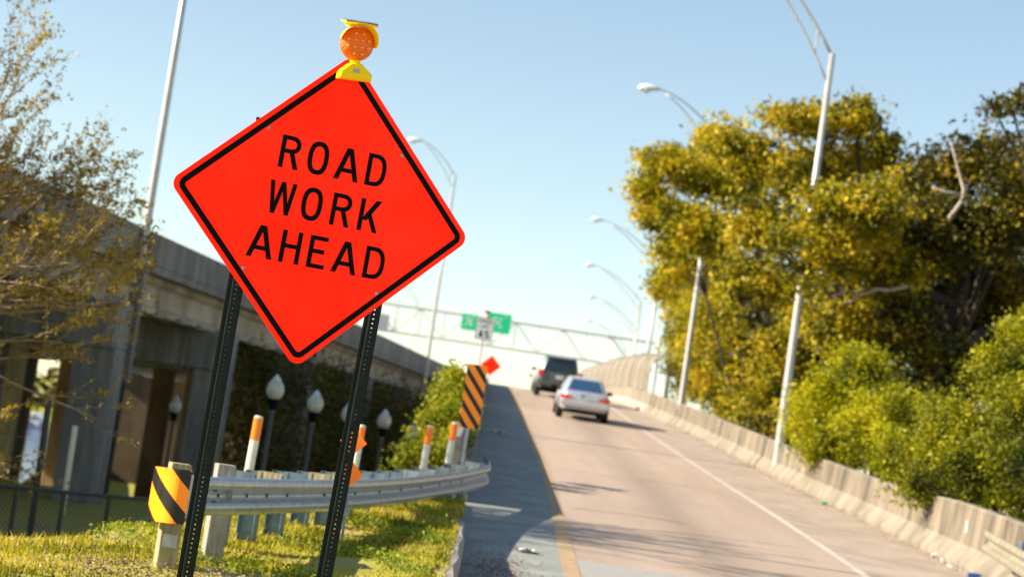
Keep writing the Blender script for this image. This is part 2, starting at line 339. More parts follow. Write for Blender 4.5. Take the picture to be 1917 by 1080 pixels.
own(barrier(xt, 1, 84.02, 200, hb), 'concrete_barrier', [BLOW, CONC], (xt(95), 95, zr(95)), 'clean pale stretch of concrete barrier carrying the curved mesh fence at the crest', 'barrier')
o = own(barrier(xt, 1, 22, 84, hb), 'concrete_barrier', [BTOP, BLOW], (xt(50), 50, zr(50)), 'stained concrete safety barrier along the right side of the ramp', 'barrier')
hp = lambda y: itp(y, [0, 45, 70, 95], [.94, .92, .80, .62])
pb = barrier(xp, -1, 29.6, 200, hp); pb.v = [(x, y, z) for x, y, z in pb.v]
own(pb, 'concrete_parapet', [PARA, PARA], (xp(40), 40, zr(40)), 'shaded concrete parapet along the left side of the ramp', 'parapet')

# ------------------------------------------------------------ lettering strokes
SW = .0255
def superO(x0, x1, z0, z1, sw, a0=0, a1=360, n=40, e=2.5):
    cx, cz = (x0 + x1) / 2, (z0 + z1) / 2; rx, rz = (x1 - x0) / 2, (z1 - z0) / 2; R = []
    for i in range(n + 1):
        a = math.radians(a0 + (a1 - a0) * i / n); c, s_ = math.cos(a), math.sin(a)
        px = math.copysign(abs(c) ** (2 / e), c); pz = math.copysign(abs(s_) ** (2 / e), s_)
        R.append(((cx + rx * px, cz + rz * pz), (cx + (rx - sw) * px, cz + (rz - sw) * pz)))
    return [[R[i][0], R[i + 1][0], R[i + 1][1], R[i][1]] for i in range(n)]
def dg(xa, za, xb, zb, w):                                  # diagonal with level ends, w measured across level
    return [(xa, za), (xa + w, za), (xb + w, zb), (xb, zb)]
def glyph(c, x0, x1, z0, z1, sw):
    h = z1 - z0; w = x1 - x0; V = lambda x: [(x, z0), (x + sw, z0), (x + sw, z1), (x, z1)]; Hh = lambda z, a, b: [(a, z), (b, z), (b, z + sw * .9), (a, z + sw * .9)]
    dw = sw * 1.12; mz = z0 + h * .47
    if c == 'O': return superO(x0, x1, z0 - h * .012, z1 + h * .012, sw)
    if c in 'PR':
        r = [V(x0)] + [Hh(z1 - sw * .9, x0, x0 + w * .55), Hh(mz - .01 * h, x0, x0 + w * .55)]
        r += superO(x0 + w * .1, x0 + w * .98, mz - .01 * h, z1, sw * .95, -90, 90, 20, 2.1)
        if c == 'R': r.append(dg(x1 - dw, z0, x0 + w * .44, mz + .3 * sw, dw))
        return r
    if c == 'D': return [V(x0), Hh(z1 - sw * .9, x0, x0 + w * .45), Hh(z0, x0, x0 + w * .45)] + superO(x0 - w * .12, x1, z0, z1, sw * .95, -90, 90, 24, 2.4)
    if c == 'A': cx = (x0 + x1) / 2; return [dg(x0, z0, cx - dw * .62, z1, dw), dg(x1 - dw, z0, cx - dw * .38, z1, dw), Hh(z0 + h * .24, x0 + w * .2, x1 - w * .2)]
    if c == 'H': return [V(x0), V(x1 - sw), Hh(z0 + h * .46, x0, x1)]
    if c == 'E': return [V(x0), Hh(z1 - sw * .9, x0, x1), Hh(z0, x0, x1), Hh(z0 + h * .46, x0, x1 - w * .12)]
    if c == 'L': return [V(x0), Hh(z0, x0, x1)]
    if c == 'I': return [V((x0 + x1 - sw) / 2)]
    if c == 'T': return [V((x0 + x1 - sw) / 2), Hh(z1 - sw * .9, x0, x1)]
    if c == 'M': cx = (x0 + x1) / 2; return [V(x0), V(x1 - sw), dg(cx - dw / 2, z0 + h * .25, x0, z1, dw), dg(cx - dw / 2, z0 + h * .25, x1 - dw, z1, dw)]
    if c == 'W': dw *= .82; q = w / 4; return [dg(x0 + w * .16, z0, x0, z1, dw), dg(x0 + w * .16, z0, x0 + w * .5 - dw * .5, z1, dw), dg(x1 - w * .16 - dw, z0, x0 + w * .5 - dw * .5, z1, dw), dg(x1 - w * .16 - dw, z0, x1 - dw, z1, dw)]
    if c == 'K': return [V(x0), dg(x0 + sw * .6, z0 + h * .34, x1 - dw * 1.1, z1, dw * 1.15), dg(x1 - dw, z0, x0 + w * .36, z0 + h * .56, dw)]
    if c == 'S': return superO(x0, x1, z0 + h * .46, z1, sw, 30, 270, 18, 2.3) + superO(x0, x1, z0, z0 + h * .54, sw, -150, 90, 18, 2.3)
    if c == '4': return [V(x1 - sw * 1.8), Hh(z0 + h * .22, x0, x1), dg(x0, z0 + h * .25, x1 - sw * 2, z1, dw)]
    if c == '5': return [Hh(z1 - sw * .9, x0, x1), [(x0, z0 + h * .5), (x0 + sw, z0 + h * .5), (x0 + sw, z1), (x0, z1)]] + superO(x0, x1, z0, z0 + h * .62, sw, -160, 140, 24, 2.2)
    return []
def write(mb, items, fn, sw, d=.0006):
    k = 0
    for c, x0, x1, z0, z1 in items:
        for poly in glyph(c, x0, x1, z0, z1, sw):
            k += 1; mb.add([fn(u, v, d + .00001 * (k % 17)) for u, v in poly], [tuple(range(len(poly)))])

# ------------------------------------------------------------ the road work sign
SC = Vector((-1.0707, 10.6646, 2.3927))
SR = Matrix(((.92073419, -.38862356, .03493253), (.39008985, .91883294, -.0597991), (-.00885782, .0686859, .99759901)))
sx, sy, sz = SR.col[0].copy(), SR.col[1].copy(), SR.col[2].copy()
def sp(u, v, w=0): return SC + sx * u + sz * v - sy * w       # w towards the viewer
root = empty('road_work_sign', sp(0, -2.35), 'big orange-red diamond sign reading ROAD WORK AHEAD on two dark perforated posts', 'road sign')
def rdiamond(h, r, n=8):                                   # rounded square stood on its corner, h = centre to corner
    P = []; s = h / math.sqrt(2)
    for q, (cx, cy) in enumerate(((s - r, s - r), (-s + r, s - r), (-s + r, -s + r), (s - r, -s + r))):
        for k in range(n + 1):
            a = math.pi / 2 * (q + k / n); x, y = cx + r * math.cos(a), cy + r * math.sin(a); P.append(((x - y) / math.sqrt(2), (x + y) / math.sqrt(2)))
    return P
HD = 1.219 / math.sqrt(2)
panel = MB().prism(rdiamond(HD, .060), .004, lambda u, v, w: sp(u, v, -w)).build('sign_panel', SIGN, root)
a, b = rdiamond(HD - .037, .046), rdiamond(HD - .037 - .043, .018)
bm_ = MB(); n = len(a)
bm_.add([sp(u, v, .0007) for u, v in a] + [sp(u, v, .0007) for u, v in b], [(i, (i + 1) % n, (i + 1) % n + n, i + n) for i in range(n)])
bm_.build('border', BLK, panel)
T = MB(); z1, z2, z3 = (.187, .3625), (-.0635, .1125), (-.3125, -.1375)
write(T, [('R', -.300, -.187, *z1), ('O', -.143, -.026, *z1), ('A', .016, .158, *z1), ('D', .196, .309, *z1),
          ('W', -.321, -.171, *z2), ('O', -.131, -.014, *z2), ('R', .040, .154, *z2), ('K', .200, .319, *z2),
          ('A', -.385, -.240, *z3), ('H', -.203, -.089, *z3), ('E', -.045, .057, *z3), ('A', .096, .241, *z3), ('D', .279, .396, *z3)], sp, SW)
T.build('lettering', BLK, panel)
for u, v in ((-.386, .379), (.381, .385), (-.386, -.380), (.380, -.385)):
    MB().lathe([(.0095, 0), (.0095, .002), (.006, .004), (.003, .006)], sp(u, v, .001), 10, SR @ Matrix.Rotation(math.pi / 2, 3, 'X')).build('bolt', GALV, root, smooth=False)
def upost(u, vtop, vbot, lean):
    m = MB(); hw, fw, dp = .017, .045, .022; st = .0254; n = int((vtop - vbot) / st)
    def P(a_, v, w): return sp(u + a_ + lean * (v + .4), v, -.006 - w)
    for i in range(n):
        v1 = vtop - i * st; v0 = v1 - st; c = (v0 + v1) / 2; r = .0044
        oc = [P(r * math.cos(math.pi / 4 * k), c + r * math.sin(math.pi / 4 * k), 0) for k in range(8)]
        sq = [P(hw, c, 0), P(hw, v1, 0), P(0, v1, 0), P(-hw, v1, 0), P(-hw, c, 0), P(-hw, v0, 0), P(0, v0, 0), P(hw, v0, 0)]
        m.add(oc + sq, [(k, (k + 1) % 8, (k + 1) % 8 + 8, k + 8) for k in range(8)])
    vb = vtop - n * st
    for s_ in (-1, 1):
        m.prism([(s_ * hw, 0), (s_ * (hw + .003), 0), (s_ * (hw + .008), dp), (s_ * fw, dp), (s_ * fw, dp + .003), (s_ * (hw + .005), dp + .003)], vb - vtop, lambda a_, w, t: P(a_, vtop + t, w))
    return m.build('post', DGREEN, root)
upost(-.400, .426, -2.30, -.012); upost(.392, .40, -2.30, .0)
# flasher, hung on the top corner
FR = SR @ Matrix.Rotation(math.radians(-5), 3, 'Y'); fc = sp(-.004, .919, .05); fx, fy, fz = FR.col[0], FR.col[1], FR.col[2]
def fp(u, v, w=0): return fc + fx * u + fz * v - fy * w
case = MB(); cprof = [(-.092, -.197), (.094, -.197), (.096, -.160), (.03, -.106), (-.03, -.106), (-.086, -.155)]
case.sweep(cprof, [(-.035, .94), (-.028, 1), (.028, 1), (.040, .90)], lambda t, u, v: fp(u * t[1], -.150 + (v + .150) * t[1], t[0]))
wlt = case.build('warning_light', YEL, root, bevel=.006)
wlt['label'] = 'yellow battery case of the flashing warning light on top of the sign'
MB().lathe([(.026, -.012), (.03, .006), (.024, .012)], fp(0, -.097), 14, FR).build('neck', YEL, wlt, smooth=True)
MB().prism([(-.018, -.158), (.018, -.158), (.018, -.138), (-.018, -.138)], .004, lambda u, v, w: fp(u, v, .0405 + w)).build('switch_plate', mat('grey_plate', (.35, .42, .45), .4), wlt, bevel=.002)
RX = FR @ Matrix.Rotation(math.pi / 2, 3, 'X')
MB().lathe([(.070, -.030), (.086, -.026), (.092, -.012), (.092, .014), (.086, .026), (.076, .030), (.074, .034), (.04, .042), (.004, .045)], fp(0, 0), 40, RX).build('lens', LENS, wlt, smooth=True)
led = MB()
for v, us in ((.052, (-.021, .022)), (.018, (-.058, -.020, .018, .056)), (-.020, (-.058, -.020, .018, .056)), (-.055, (-.021, .022))):
    for u in us: led.lathe([(.011, 0), (.0095, .004), (.006, .0075), (.0015, .009)], fp(u, v, .041 - .16 * 0), 10, RX)
led.build('reflector_dimples', GLINT, wlt, smooth=True)
vis = MB(); nA = 26; vs = []
for j in range(2):
    for i in range(nA + 1):
        t = i / nA; an = math.radians(170 - 176 * t); dpth = .012 + .062 * math.sin(math.pi * min(1, max(0, t))) ** .6
        for r in (.0955, .099):
            if j == 0: vs.append(fp(r * math.cos(an), r * math.sin(an), .0))
            else: vs.append(fp((r + .006) * math.cos(an), (r + .008) * math.sin(an), .02 + dpth))
k = 2 * (nA + 1)
for i in range(nA):
    a_ = 2 * i
    vis.add([vs[a_], vs[a_ + 2], vs[k + a_ + 2], vs[k + a_], vs[a_ + 1], vs[a_ + 3], vs[k + a_ + 3], vs[k + a_ + 1]], [(0, 1, 2, 3), (4, 7, 6, 5), (0, 4, 5, 1), (3, 2, 6, 7), (0, 3, 7, 4), (1, 5, 6, 2)])
vis.build('visor', YEL, wlt, smooth=False)
SPR = FR @ Matrix.Rotation(math.radians(10), 3, 'X')
MB().box(fp(.004, .112, .005), (.185, .10, .012), SPR).build('panel_tray', YEL, wlt, bevel=.003)
MB().box(fp(-.035, .100, .0), (.07, .05, .02), SPR).build('panel_bracket', YEL, wlt, bevel=.003)
MB().box(fp(.004, .1215, .006), (.178, .094, .006), SPR).build('solar_panel', SOLAR, wlt)

# ------------------------------------------------------------ guardrail with its posts
def beamprof(h=.312, dp=.083, n=24, t=.004):
    P = []
    key = [(-.5, .62), (-.44, .9), (-.30, 1), (-.22, .95), (-.08, .12), (0, 0), (.08, .12), (.22, .95), (.30, 1), (.44, .9), (.5, .62)]
    for i in range(n + 1):
        v = -.5 + i / n; P.append((np.interp(v, [k_[0] for k_ in key], [k_[1] for k_ in key]) * dp, v * h))
    return P + [(u - t, v) for u, v in P[::-1]]
keypx = [(352, 926, 15.3), (400, 928, 16.0), (530, 928, 18.0), (659, 925, 20.5), (760, 917, 23.5), (845, 905, 26.6), (897, 894, 28.6), (911, 889, 29.2), (909, 879, 29.75), (898, 872, 30.0)]
kp = [at(*q) for q in keypx]
def cat(P, n=8):
    o = []
    for i in range(len(P) - 1):
        a, b, c, d = P[max(i - 1, 0)], P[i], P[i + 1], P[min(i + 2, len(P) - 1)]
        for k in range(n):
            t = k / n; o.append(.5 * ((2 * b) + (c - a) * t + (2 * a - 5 * b + 4 * c - d) * t * t + (3 * b - a - 3 * c + d) * t ** 3))
    return o + [P[-1]]
path = cat(kp)
def frame(path):
    out = []
    for i, p in enumerate(path):
        t = path[min(i + 1, len(path) - 1)] - path[max(i - 1, 0)]; t.z = 0; t.normalize(); out.append((p, Vector((t.y, -t.x, 0)), t))
    return out
fr = frame(path)
gr = empty('guardrail', (fr[0][0].x, fr[0][0].y, .1), 'galvanised w-beam guardrail curving up to the ramp parapet on closely set posts', 'guardrail')
MB().sweep(beamprof(), fr, lambda q, u, v: q[0] + q[1] * (u - .04) + Vector((0, 0, v))).build('rail_beam', GALV, gr, smooth=True)
sl = [0]
for i in range(1, len(path)): sl.append(sl[-1] + (path[i] - path[i - 1]).length)
def on(s):
    i = max(1, min(len(sl) - 1, int(np.searchsorted(sl, s)))); t = (s - sl[i - 1]) / (sl[i] - sl[i - 1]); p = path[i - 1].lerp(path[i], t); return p, fr[i][1], fr[i][2]
def gl(x, y): return gz(x, y) - .1
for i, s_ in enumerate([1.9, 2.75, 3.6, 4.45, 5.4, 6.35, 7.3, 8.3, 9.4, 10.5, 11.6, 12.7, 13.7]):
    if s_ > sl[-1] - .4: break
    p, nn, tt = on(s_); R3 = Matrix((tt, nn, Vector((0, 0, 1)))).transposed(); q = p - nn * .29; zt = p.z + .19; zb = min(gl(q.x, q.y), p.z - .5)
    m = MB()
    for dn in (-.075, .075): m.box(q + nn * dn + Vector((0, 0, (zt + zb) / 2 - q.z)), (.15, .008, zt - zb), R3)
    m.box(q + Vector((0, 0, (zt + zb) / 2 - q.z)), (.006, .142, zt - zb - .002), R3)
    m.build('post', GALVD, gr)
    mb_ = MB()
    for dt in (-.065, .065): mb_.box(p - nn * .155 + tt * dt + Vector((0, 0, .02)), (.008, .19, .35), R3)
    mb_.box(p - nn * .245 + Vector((0, 0, .02)), (.12, .008, .348), R3)
    mb_.build('blockout', WOOD if i in (1, 3, 4) else (GALVD if i < 8 else GALV), gr)
for px, d, mt_, zt_px, nm in ((338, 15.45, WOOD, 867, 0), (423, 16.6, WOODG, 869, 1)):
    top = at(px, zt_px, d); m = MB(); R3 = Matrix.Rotation(math.radians(18), 3, 'Z'); zb = gl(top.x, top.y)
    m.box((top.x, top.y, (top.z + zb) / 2), (.155, .19, top.z - zb), R3)
    m.build('wooden_post', mt_, gr, bevel=.006)
if 1:
    bz = at(318, 1012, 15.2); MB().box(bz, (.11, .012, .10), Matrix.Rotation(.3, 3, 'Z')).build('base_plate', GALV, gr)
    MB().tube([at(349, 1010, 15.5), at(380, 975, 16)], .008, 6).build('anchor_cable', GALV, gr)
for s_ in (.95, 1.75, 2.35, 3.0, 4.3, 5.6, 6.9, 8.2, 9.5, 10.8, 11.6, 12.4):
    p, nn, tt = on(s_); R3 = Matrix((tt, nn, Vector((0, 0, 1)))).transposed()
    MB().box(p - nn * .034 + Vector((0, 0, 0)), (.016, .012, .03), R3).build('bolt', BLK, gr)
p, nn, tt = on(.72); R3 = Matrix((tt, nn, Vector((0, 0, 1)))).transposed()
for zz, aa in ((.049, .5), (-.052, -.4)):
    st_ = MB()
    for k in range(5): st_.box(p + tt * (.02 * k - .04) + nn * .004 + Vector((0, 0, zz)), (.006, .012, .020), R3 @ Matrix.Rotation(aa, 3, 'Y'))
    st_.build('stamp_mark', BLK, gr)
# end terminal with striped wrap
c0 = at(322, 927, 15.0); wrap = MB(); cpts = []
W0 = at(286, 920, 15.35); W1 = at(352, 931, 14.9)
ctl = [at(283, 922, 15.45), at(284, 922, 15.2), at(300, 925, 14.98), at(325, 928, 14.9), at(352, 931, 14.92)]
cp_ = cat(ctl, 5); frw = frame(cp_)
we = MB(); we.sweep([(0, -.205), (.004, -.205), (.004, .205), (0, .205)], frw, lambda q, u, v: q[0] + q[1] * u + Vector((0, 0, v)))
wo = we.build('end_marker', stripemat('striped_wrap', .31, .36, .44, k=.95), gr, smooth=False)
off_ = at(318, 925, 15); wo.data.transform(Matrix.Translation(wl(gr) - off_)); wo.location = off_ - wl(gr)
te = MB(); te.sweep([(-.01, -.16), (0, -.16), (0, .16), (-.01, .16)], frame([at(350, 931, 14.98), at(362, 930, 15.15), at(372, 929, 15.4)]), lambda q, u, v: q[0] + q[1] * u + Vector((0, 0, v))); te.build('end_plate', GALV, gr)

# ------------------------------------------------------------ delineator posts, chevron board, small diamonds
def delin(px, py, d, label, h):
    t = at(px, py, d); zb = t.z - h; ln = math.tan(math.radians(1.5))
    r = empty('delineator_post', (t.x - ln * h, t.y, zb), label, 'delineator post', 'orange-topped white delineator posts behind the guardrail')
    f = lambda z: Vector((t.x - ln * (t.z - z), t.y, z))
    MB().tube([f(zb), f(t.z - .26)], .048, 14).build('tube', WHITEP, r, smooth=False)
    MB().tube([f(t.z - .26), f(t.z - .025)], .0495, 14).build('orange_band', ORANGE, r)
    MB().tube([f(t.z - .025), f(t.z - .008), f(t.z)], [.048, .044, .03], 14).build('cap', WHITEP, r)
delin(485, 778, 21, 'orange-topped white delineator post standing alone left of the two sign posts', 1.25)
delin(678, 795, 24, 'orange-topped white delineator post half hidden behind the right sign post', 1.2)
delin(806, 796, 26.5, 'orange-topped white delineator post in front of the sunlit bush', .95)
delin(852, 790, 28, 'orange-topped white delineator post touching the lower left of the striped board', .95)
bc = at(886, 742, 28.4); cb_ = empty('striped_object_marker', (bc.x - .06, bc.y, bc.z - 1.3), 'upright orange and black striped hazard board at the parapet end', 'hazard marker')
bR = Matrix.Rotation(math.radians(8), 3, 'Z'); bo = MB()
bprof = []
for cx, cz, q in ((.125, .435, 0), (-.125, .435, 1), (-.125, -.435, 2), (.125, -.435, 3)):
    for k in range(4): a_ = math.pi / 2 * (q + k / 3); bprof.append((cx + .022 * math.cos(a_), cz + .022 * math.sin(a_)))
bo.prism(bprof, .004, lambda u, v, w: bR @ Vector((u, w, v)))
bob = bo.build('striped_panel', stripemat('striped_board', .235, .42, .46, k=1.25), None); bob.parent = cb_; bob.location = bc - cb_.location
m = MB()
ps = [(-.022, .012), (.022, .012), (.022, .05), (-.022, .05)]
m.prism(ps, -1.75, lambda u, v, w: bc + bR @ Vector((u - .0 + .02 * w * .5, v, .40 + w)))
hz = m; hz.cm = 1
for k in range(24): hz.box(bc + bR @ Vector((.01 * (-.4 - .04 * k) * 1.0 - .0, .0112, -.52 - .04 * k)), (.009, .002, .012), bR)
hz.build('post', [GALV, BLK], cb_)
dm = at(662, 840, 14.2)
dr = empty('diamond_delineator', (dm.x, dm.y, .05), 'two small orange diamonds on a thin post behind the right sign post', 'marker post')
for py, px in ((827, 662), (887, 655)):
    c = at(px, py, 14.2); h_ = .098
    MB().prism([(h_, 0), (0, h_), (-h_, 0), (0, -h_)], .003, lambda u, v, w: c + Vector((u, w - .012, v))).build('diamond_plate', ORANGE, dr)
a_, b_ = at(665, 812, 14.2), at(640, 1010, 14.2); MB().tube([b_, a_], .010, 8).build('post', GALVD, dr)

# ------------------------------------------------------------ acorn street lamps
def acorn(px, py, d, label, ground, s=1.0):
    c = at(px, py, d); r = empty('acorn_lamp', (c.x, c.y, ground), label, 'street lamp', 'acorn globe lamps below the viaduct')
    x, y, z = c; s = s
    MB().lathe([(.15, 0), (.16, .25), (.10, .35), (.08, .8), (.055, 1.0), (.05, z - ground - .45), (.075, z - ground - .40)], (x, y, ground), 12).build('post', mat('dark_lamp_post', (.06, .08, .10), .5), r, smooth=True)
    MB().lathe([(.06, -.42), (.10, -.36), (.09, -.28), (.15, -.20), (.14, -.17)], c, 12).build('fitter', BLK, r, smooth=True)
    MB().lathe([(.10, -.18), (.165, -.09), (.19, .03), (.165, .14), (.10, .22)], c, 16).build('globe', mat('frosted_globe', (.50, .50, .42), .35, var=.3, scale=6, coat=.2), r, smooth=True)
    MB().lathe([(.10, .22), (.095, .26), (.045, .31), (.03, .33), (.012, .36)], c, 12).build('finial', mat('globe_cap', (.55, .60, .62), .3), r, smooth=True)
acorn(515, 732, 42, 'white acorn globe lamp leftmost and largest of the row between the two sign posts', -1.9)
acorn(590, 758, 46, 'white acorn globe lamp between the first globe and the right sign post', -1.95)
acorn(652, 778, 51, 'white acorn globe lamp partly hidden behind the right sign post', -2)
acorn(719, 790, 54, 'white acorn globe lamp just right of the right sign post', -2)
acorn(770, 814, 64, 'small dim acorn globe lamp at the left edge of the sunlit bush', -2.1)
acorn(328, 762, 60, 'dark unlit acorn lamp under the viaduct left of the left sign post', -2.1)

# ------------------------------------------------------------ viaduct
VY = [-20, 20, 31, 40.5, 51.8, 62, 94, 113, 134, 151, 200, 260]; VX = [-36, -20.5, -13.7, -10.8, -9.85, -8.9, -5.95, -4.3, -2.4, -1.2, 1.0 - 5, -8]
def vx(y): return sm(y, VY, VX)
def vtop(y): return 5.5 - .004 * max(0, y - 150)
vd = empty('viaduct', (vx(55) - 6, 55, -2), 'long shaded concrete highway viaduct on columns at left', 'viaduct')
vpath = [0 + 3 * i for i in range(17)] + [52 + 4 * i for i in range(28)]
def vf(y, u, v): return (vx(y) + u, y, vtop(y) + v)
MB().sweep([(0, 0), (-.30, 0), (-.30, -.82), (0, -.82)], vpath, vf).build('parapet', CONCV, vd)
MB().sweep([(-.02, -.825), (-23, -.825), (-23, -1.05), (-.02, -1.05)], vpath, vf).build('deck', CONCV, vd)
MB().sweep([(-22.7, 0), (-23, 0), (-23, -.82), (-22.7, -.82)], vpath, vf).build('parapet', CONCV, vd)
for k, u0 in enumerate((-.45, -3.2, -5.9, -8.6, -11.3, -14, -17, -20, -22.2)):
    MB().sweep([(u0, -1.055), (u0 - .5, -1.055), (u0 - .5, -1.2), (u0 - .33, -1.3), (u0 - .33, -1.85), (u0 - .52, -1.95), (u0 - .52, -2.08), (u0 + .02, -2.08), (u0 + .02, -1.95), (u0 - .17, -1.85), (u0 - .17, -1.3), (u0, -1.2)], vpath, vf).build('girder', CONCG, vd)
WCOL = mat('warm_lit_column_concrete', (.42, .29, .16), .9, col2=(.20, .13, .07), scale=1.2, stretch=(2, 2, .4))  # warm sunlight on these far columns is put into their concrete colour
for px_, d_, w_ in ((28, 88, .95), (115, 84, .85), (292, 80, .8), (352, 92, .9), (505, 88, .8), (548, 100, .9), (612, 104, .9)):
    q_ = at(px_, 800, d_); MB().box((q_.x, q_.y, -.8), (w_, .9, 8.3)).build('column', WCOL, vd, bevel=.05)
# bearing brackets under the edge girder
for y in [20, 38, 50.5, 63, 77, 92, 108, 124, 140]:
    dxn = (vx(y + 1) - vx(y - 1)) / 2; A = Matrix.Rotation(-math.atan(dxn), 3, 'Z')
    cap = MB(); cap.box(Vector((vx(y), y, 0)) + A @ Vector((-11.4, 0, 2.80)), (23.4, 1.3, 1.2), A); cap.build('pier_cap', COLM, vd, bevel=.04)
    for u in ((-.2, -3.9, -7.6, -11.3, -15, -18.8, -22.4) if y < 85 else (-.2, -3.9, -7.6)):
        c = Vector((vx(y), y, 0)) + A @ Vector((u, 0, 0)); c.z = -.9
        MB().box(c, (1.05, 1.1, 6.2), A).build('column', COLM, vd, bevel=.05)
for k in range(46):
    y = 28 + 2.4 * k; MB().box((vx(y) + .09, y, 3.36), (.16, .75, .14)).build('drip_block', COLM, vd)
bw = MB(); bw.box((-16.2, 151, -2.2), (30, 1.2, 13)); bw.box((-16.2, 150.1, 3.2), (30, 1.4, .5))  # added wall: hides the bright background, its brown stands for the shade there
o_ = bw.build('backdrop_wall', mat('brown_wall', (.16, .11, .06), .95, col2=(.07, .05, .03), scale=.5, stretch=(1, 1, .3))); tag(o_, 'brown backdrop wall added to close and darken the space under the viaduct', 'wall')
# ------------------------------------------------------------ light poles
def arm_light(p, armdir, arm, rise, zb, label, group, r0=.115, bracket=False):
    x, y, zt = p; r = empty('light_pole', (x, y, zb), label, 'light pole', group)
    MB().tube([(x, y, zb), (x, y, zb + .02), (x, y, (zb + zt) / 2), (x, y, zt)], [r0, r0, r0 * .82, r0 * .62], 14).build('pole', ALU, r, smooth=True)
    MB().box((x, y, zb + .04), (.40, .40, .06)).build('base_plate', ALU, r)
    def q(t, o): return Vector((x + armdir * arm * t, y, zt - o * (1 - t) ** 1.1 - .06 + (rise + .06) * (1 - (1 - t) ** 1.75)))
    MB().tube([q(i / 12, 0) for i in range(13)], [.042 - .0015 * i for i in range(13)], 8).build('arm', ALU, r, smooth=True)
    MB().tube([q(i / 10 * .85, .78) for i in range(11)], .028, 8).build('arm_brace', ALU, r, smooth=True)
    MB().tube([q(.13, 0), q(.125, .78)], .022, 6).build('strut', ALU, r)
    h = q(1, 0); d_ = armdir
    hd = MB().tube([h - Vector((d_ * .15, 0, .0)), h + Vector((d_ * .1, 0, 0)), h + Vector((d_ * .35, 0, -.01)), h + Vector((d_ * .62, 0, -.04)), h + Vector((d_ * .72, 0, -.05))], [.05, .11, .15, .12, .04], 10).build('lamp_head', LAMPW, r, smooth=True)
    MB().lathe([(.03, -.20), (.10, -.16), (.13, -.10), (.13, -.06)], h + Vector((d_ * .38, 0, -.03)), 12).build('lamp_lens', mat('lamp_glass', (.5, .55, .6), .15), hd, smooth=True)
GR = 'light poles along the right side of the ramp'; GL = 'light poles on the viaduct'
t = at(1570, 90, 51.6); b = at(1458, 828, 51.6); x1 = (t.x + b.x) / 2
arm_light((x1, b.y, t.z), -1, 3.6, 3.0, b.z - 1.1, 'tall grey light pole nearest on the right, standing between oak and lime bush', GR, .125)
b = at(1275, 755, 75); arm_light((b.x, b.y, b.z + 10.3), -1, 2.6, 1.5, b.z - 1.1, 'second light pole on the right with its base at the barrier before the oaks', GR, .125)
b = at(1248, 730, 102); arm_light((b.x, b.y, b.z + 10.3), -1, 2.7, 1.5, b.z - 2.5, 'thin light pole seen just past the end of the curved fence', GR)
for (hx, hy, d, lab) in ((1112, 410, 134, 'thick pale light pole rising behind the curved fence, third lamp head down'), (1100, 495, 167, 'pale light pole left of the thicker one behind the curved fence'), (1105, 555, 200, 'faint far light pole whose head hangs above the gantry right end'), (1100, 600, 237, 'faintest farthest light pole with its head against the gantry truss')):
    h = at(hx, hy, d); arm_light((h.x + 4.9, h.y, h.z - 2.4), -1, 4.4, 2.4, 3.0, lab, GR, .15)
for d, (bx_, by_), tz, lab in ((51.8, (266, 424), 16.2, 'tall light pole on the viaduct left of the big sign'), (113.4, (797, 668), 16.1, 'slim light pole on the viaduct right of the big sign'), (235, (775, 610), 16.5, 'very distant viaduct light pole with its head above the gantry left of the slim pole')):
    b = at(bx_, by_, d); arm_light((b.x + (.12 if d < 200 else 0), b.y, tz), -1, 2.3, 1.7, 3.2 if d < 200 else 4, lab, GL, .115)
    if d < 60: MB().box((b.x + .14, b.y, 3.0), (.30, .45, 3.2)).build('pilaster', CONCV, vd)

# ------------------------------------------------------------ overhead gantry and signs
D = 186; TL, TR = at(690, 562, D), at(1204, 638, D); ztop = (TL.z + TR.z) / 2; zbot = ztop - 2.55; gy = TL.y; gx0, gx1 = TL.x - 4, TR.x + 1.5
ga = empty('sign_gantry', (gx1, gy, 3), 'pale steel truss gantry spanning the highway beyond the crest', 'sign gantry')
m = MB(); N = 14
GM = mat('gantry_steel', (.62, .61, .60), .5)
for yy in (gy, gy + 1.2):
    for zz in (ztop, zbot): m.tube([(gx0, yy, zz), (gx1, yy, zz)], .10, 6)
    for i in range(N + 1):
        x = gx0 + (gx1 - gx0) * i / N; m.tube([(x, yy, zbot), (x, yy, ztop)], .06, 5)
        if i < N: x2 = gx0 + (gx1 - gx0) * (i + 1) / N; m.tube([(x, yy, zbot if i % 2 else ztop), (x2, yy, ztop if i % 2 else zbot)], .055, 5)
m.build('truss', GM, ga)
for x in (gx0, gx1):
    for yy in (gy, gy + 1.2): MB().tube([(x, yy, 2.2), (x, yy, ztop + .3)], .20, 10).build('column', GM, ga)
SGRN = mat('sign_green', (.0, .62, .26), .4); WHT = mat('white_film', (.85, .85, .85), .5)
for px, py, w_, h_ in ((934, 605, 2.25, 1.85), (879, 603, 1.5, 1.5)):
    c = at(px, py, D - .35); q = MB().prism([(-w_ / 2, -h_ / 2), (w_ / 2, -h_ / 2), (w_ / 2, h_ / 2), (-w_ / 2, h_ / 2)], .05, lambda u, v, w: c + Vector((u, w, v))).build('guide_sign', SGRN, ga)
    lg = MB()
    for i, (u, v, l_) in enumerate(((-.5, .3, .5), (.1, .28, .35), (-.3, -.02, .7), (.1, -.3, .4), (-.55, -.33, .3), (.6, .5, .18))):
        lg.prism([(u * w_ / 2.2, v * h_ / 1.5), (u * w_ / 2.2 + l_ * .8, v * h_ / 1.5), (u * w_ / 2.2 + l_ * .8, v * h_ / 1.5 + .13), (u * w_ / 2.2, v * h_ / 1.5 + .13)], .004, lambda a_, b_, w: c + Vector((a_ - .1, -.006 - .003 * (i % 2) + w, b_)))
    lg.build('legend', WHT, q)
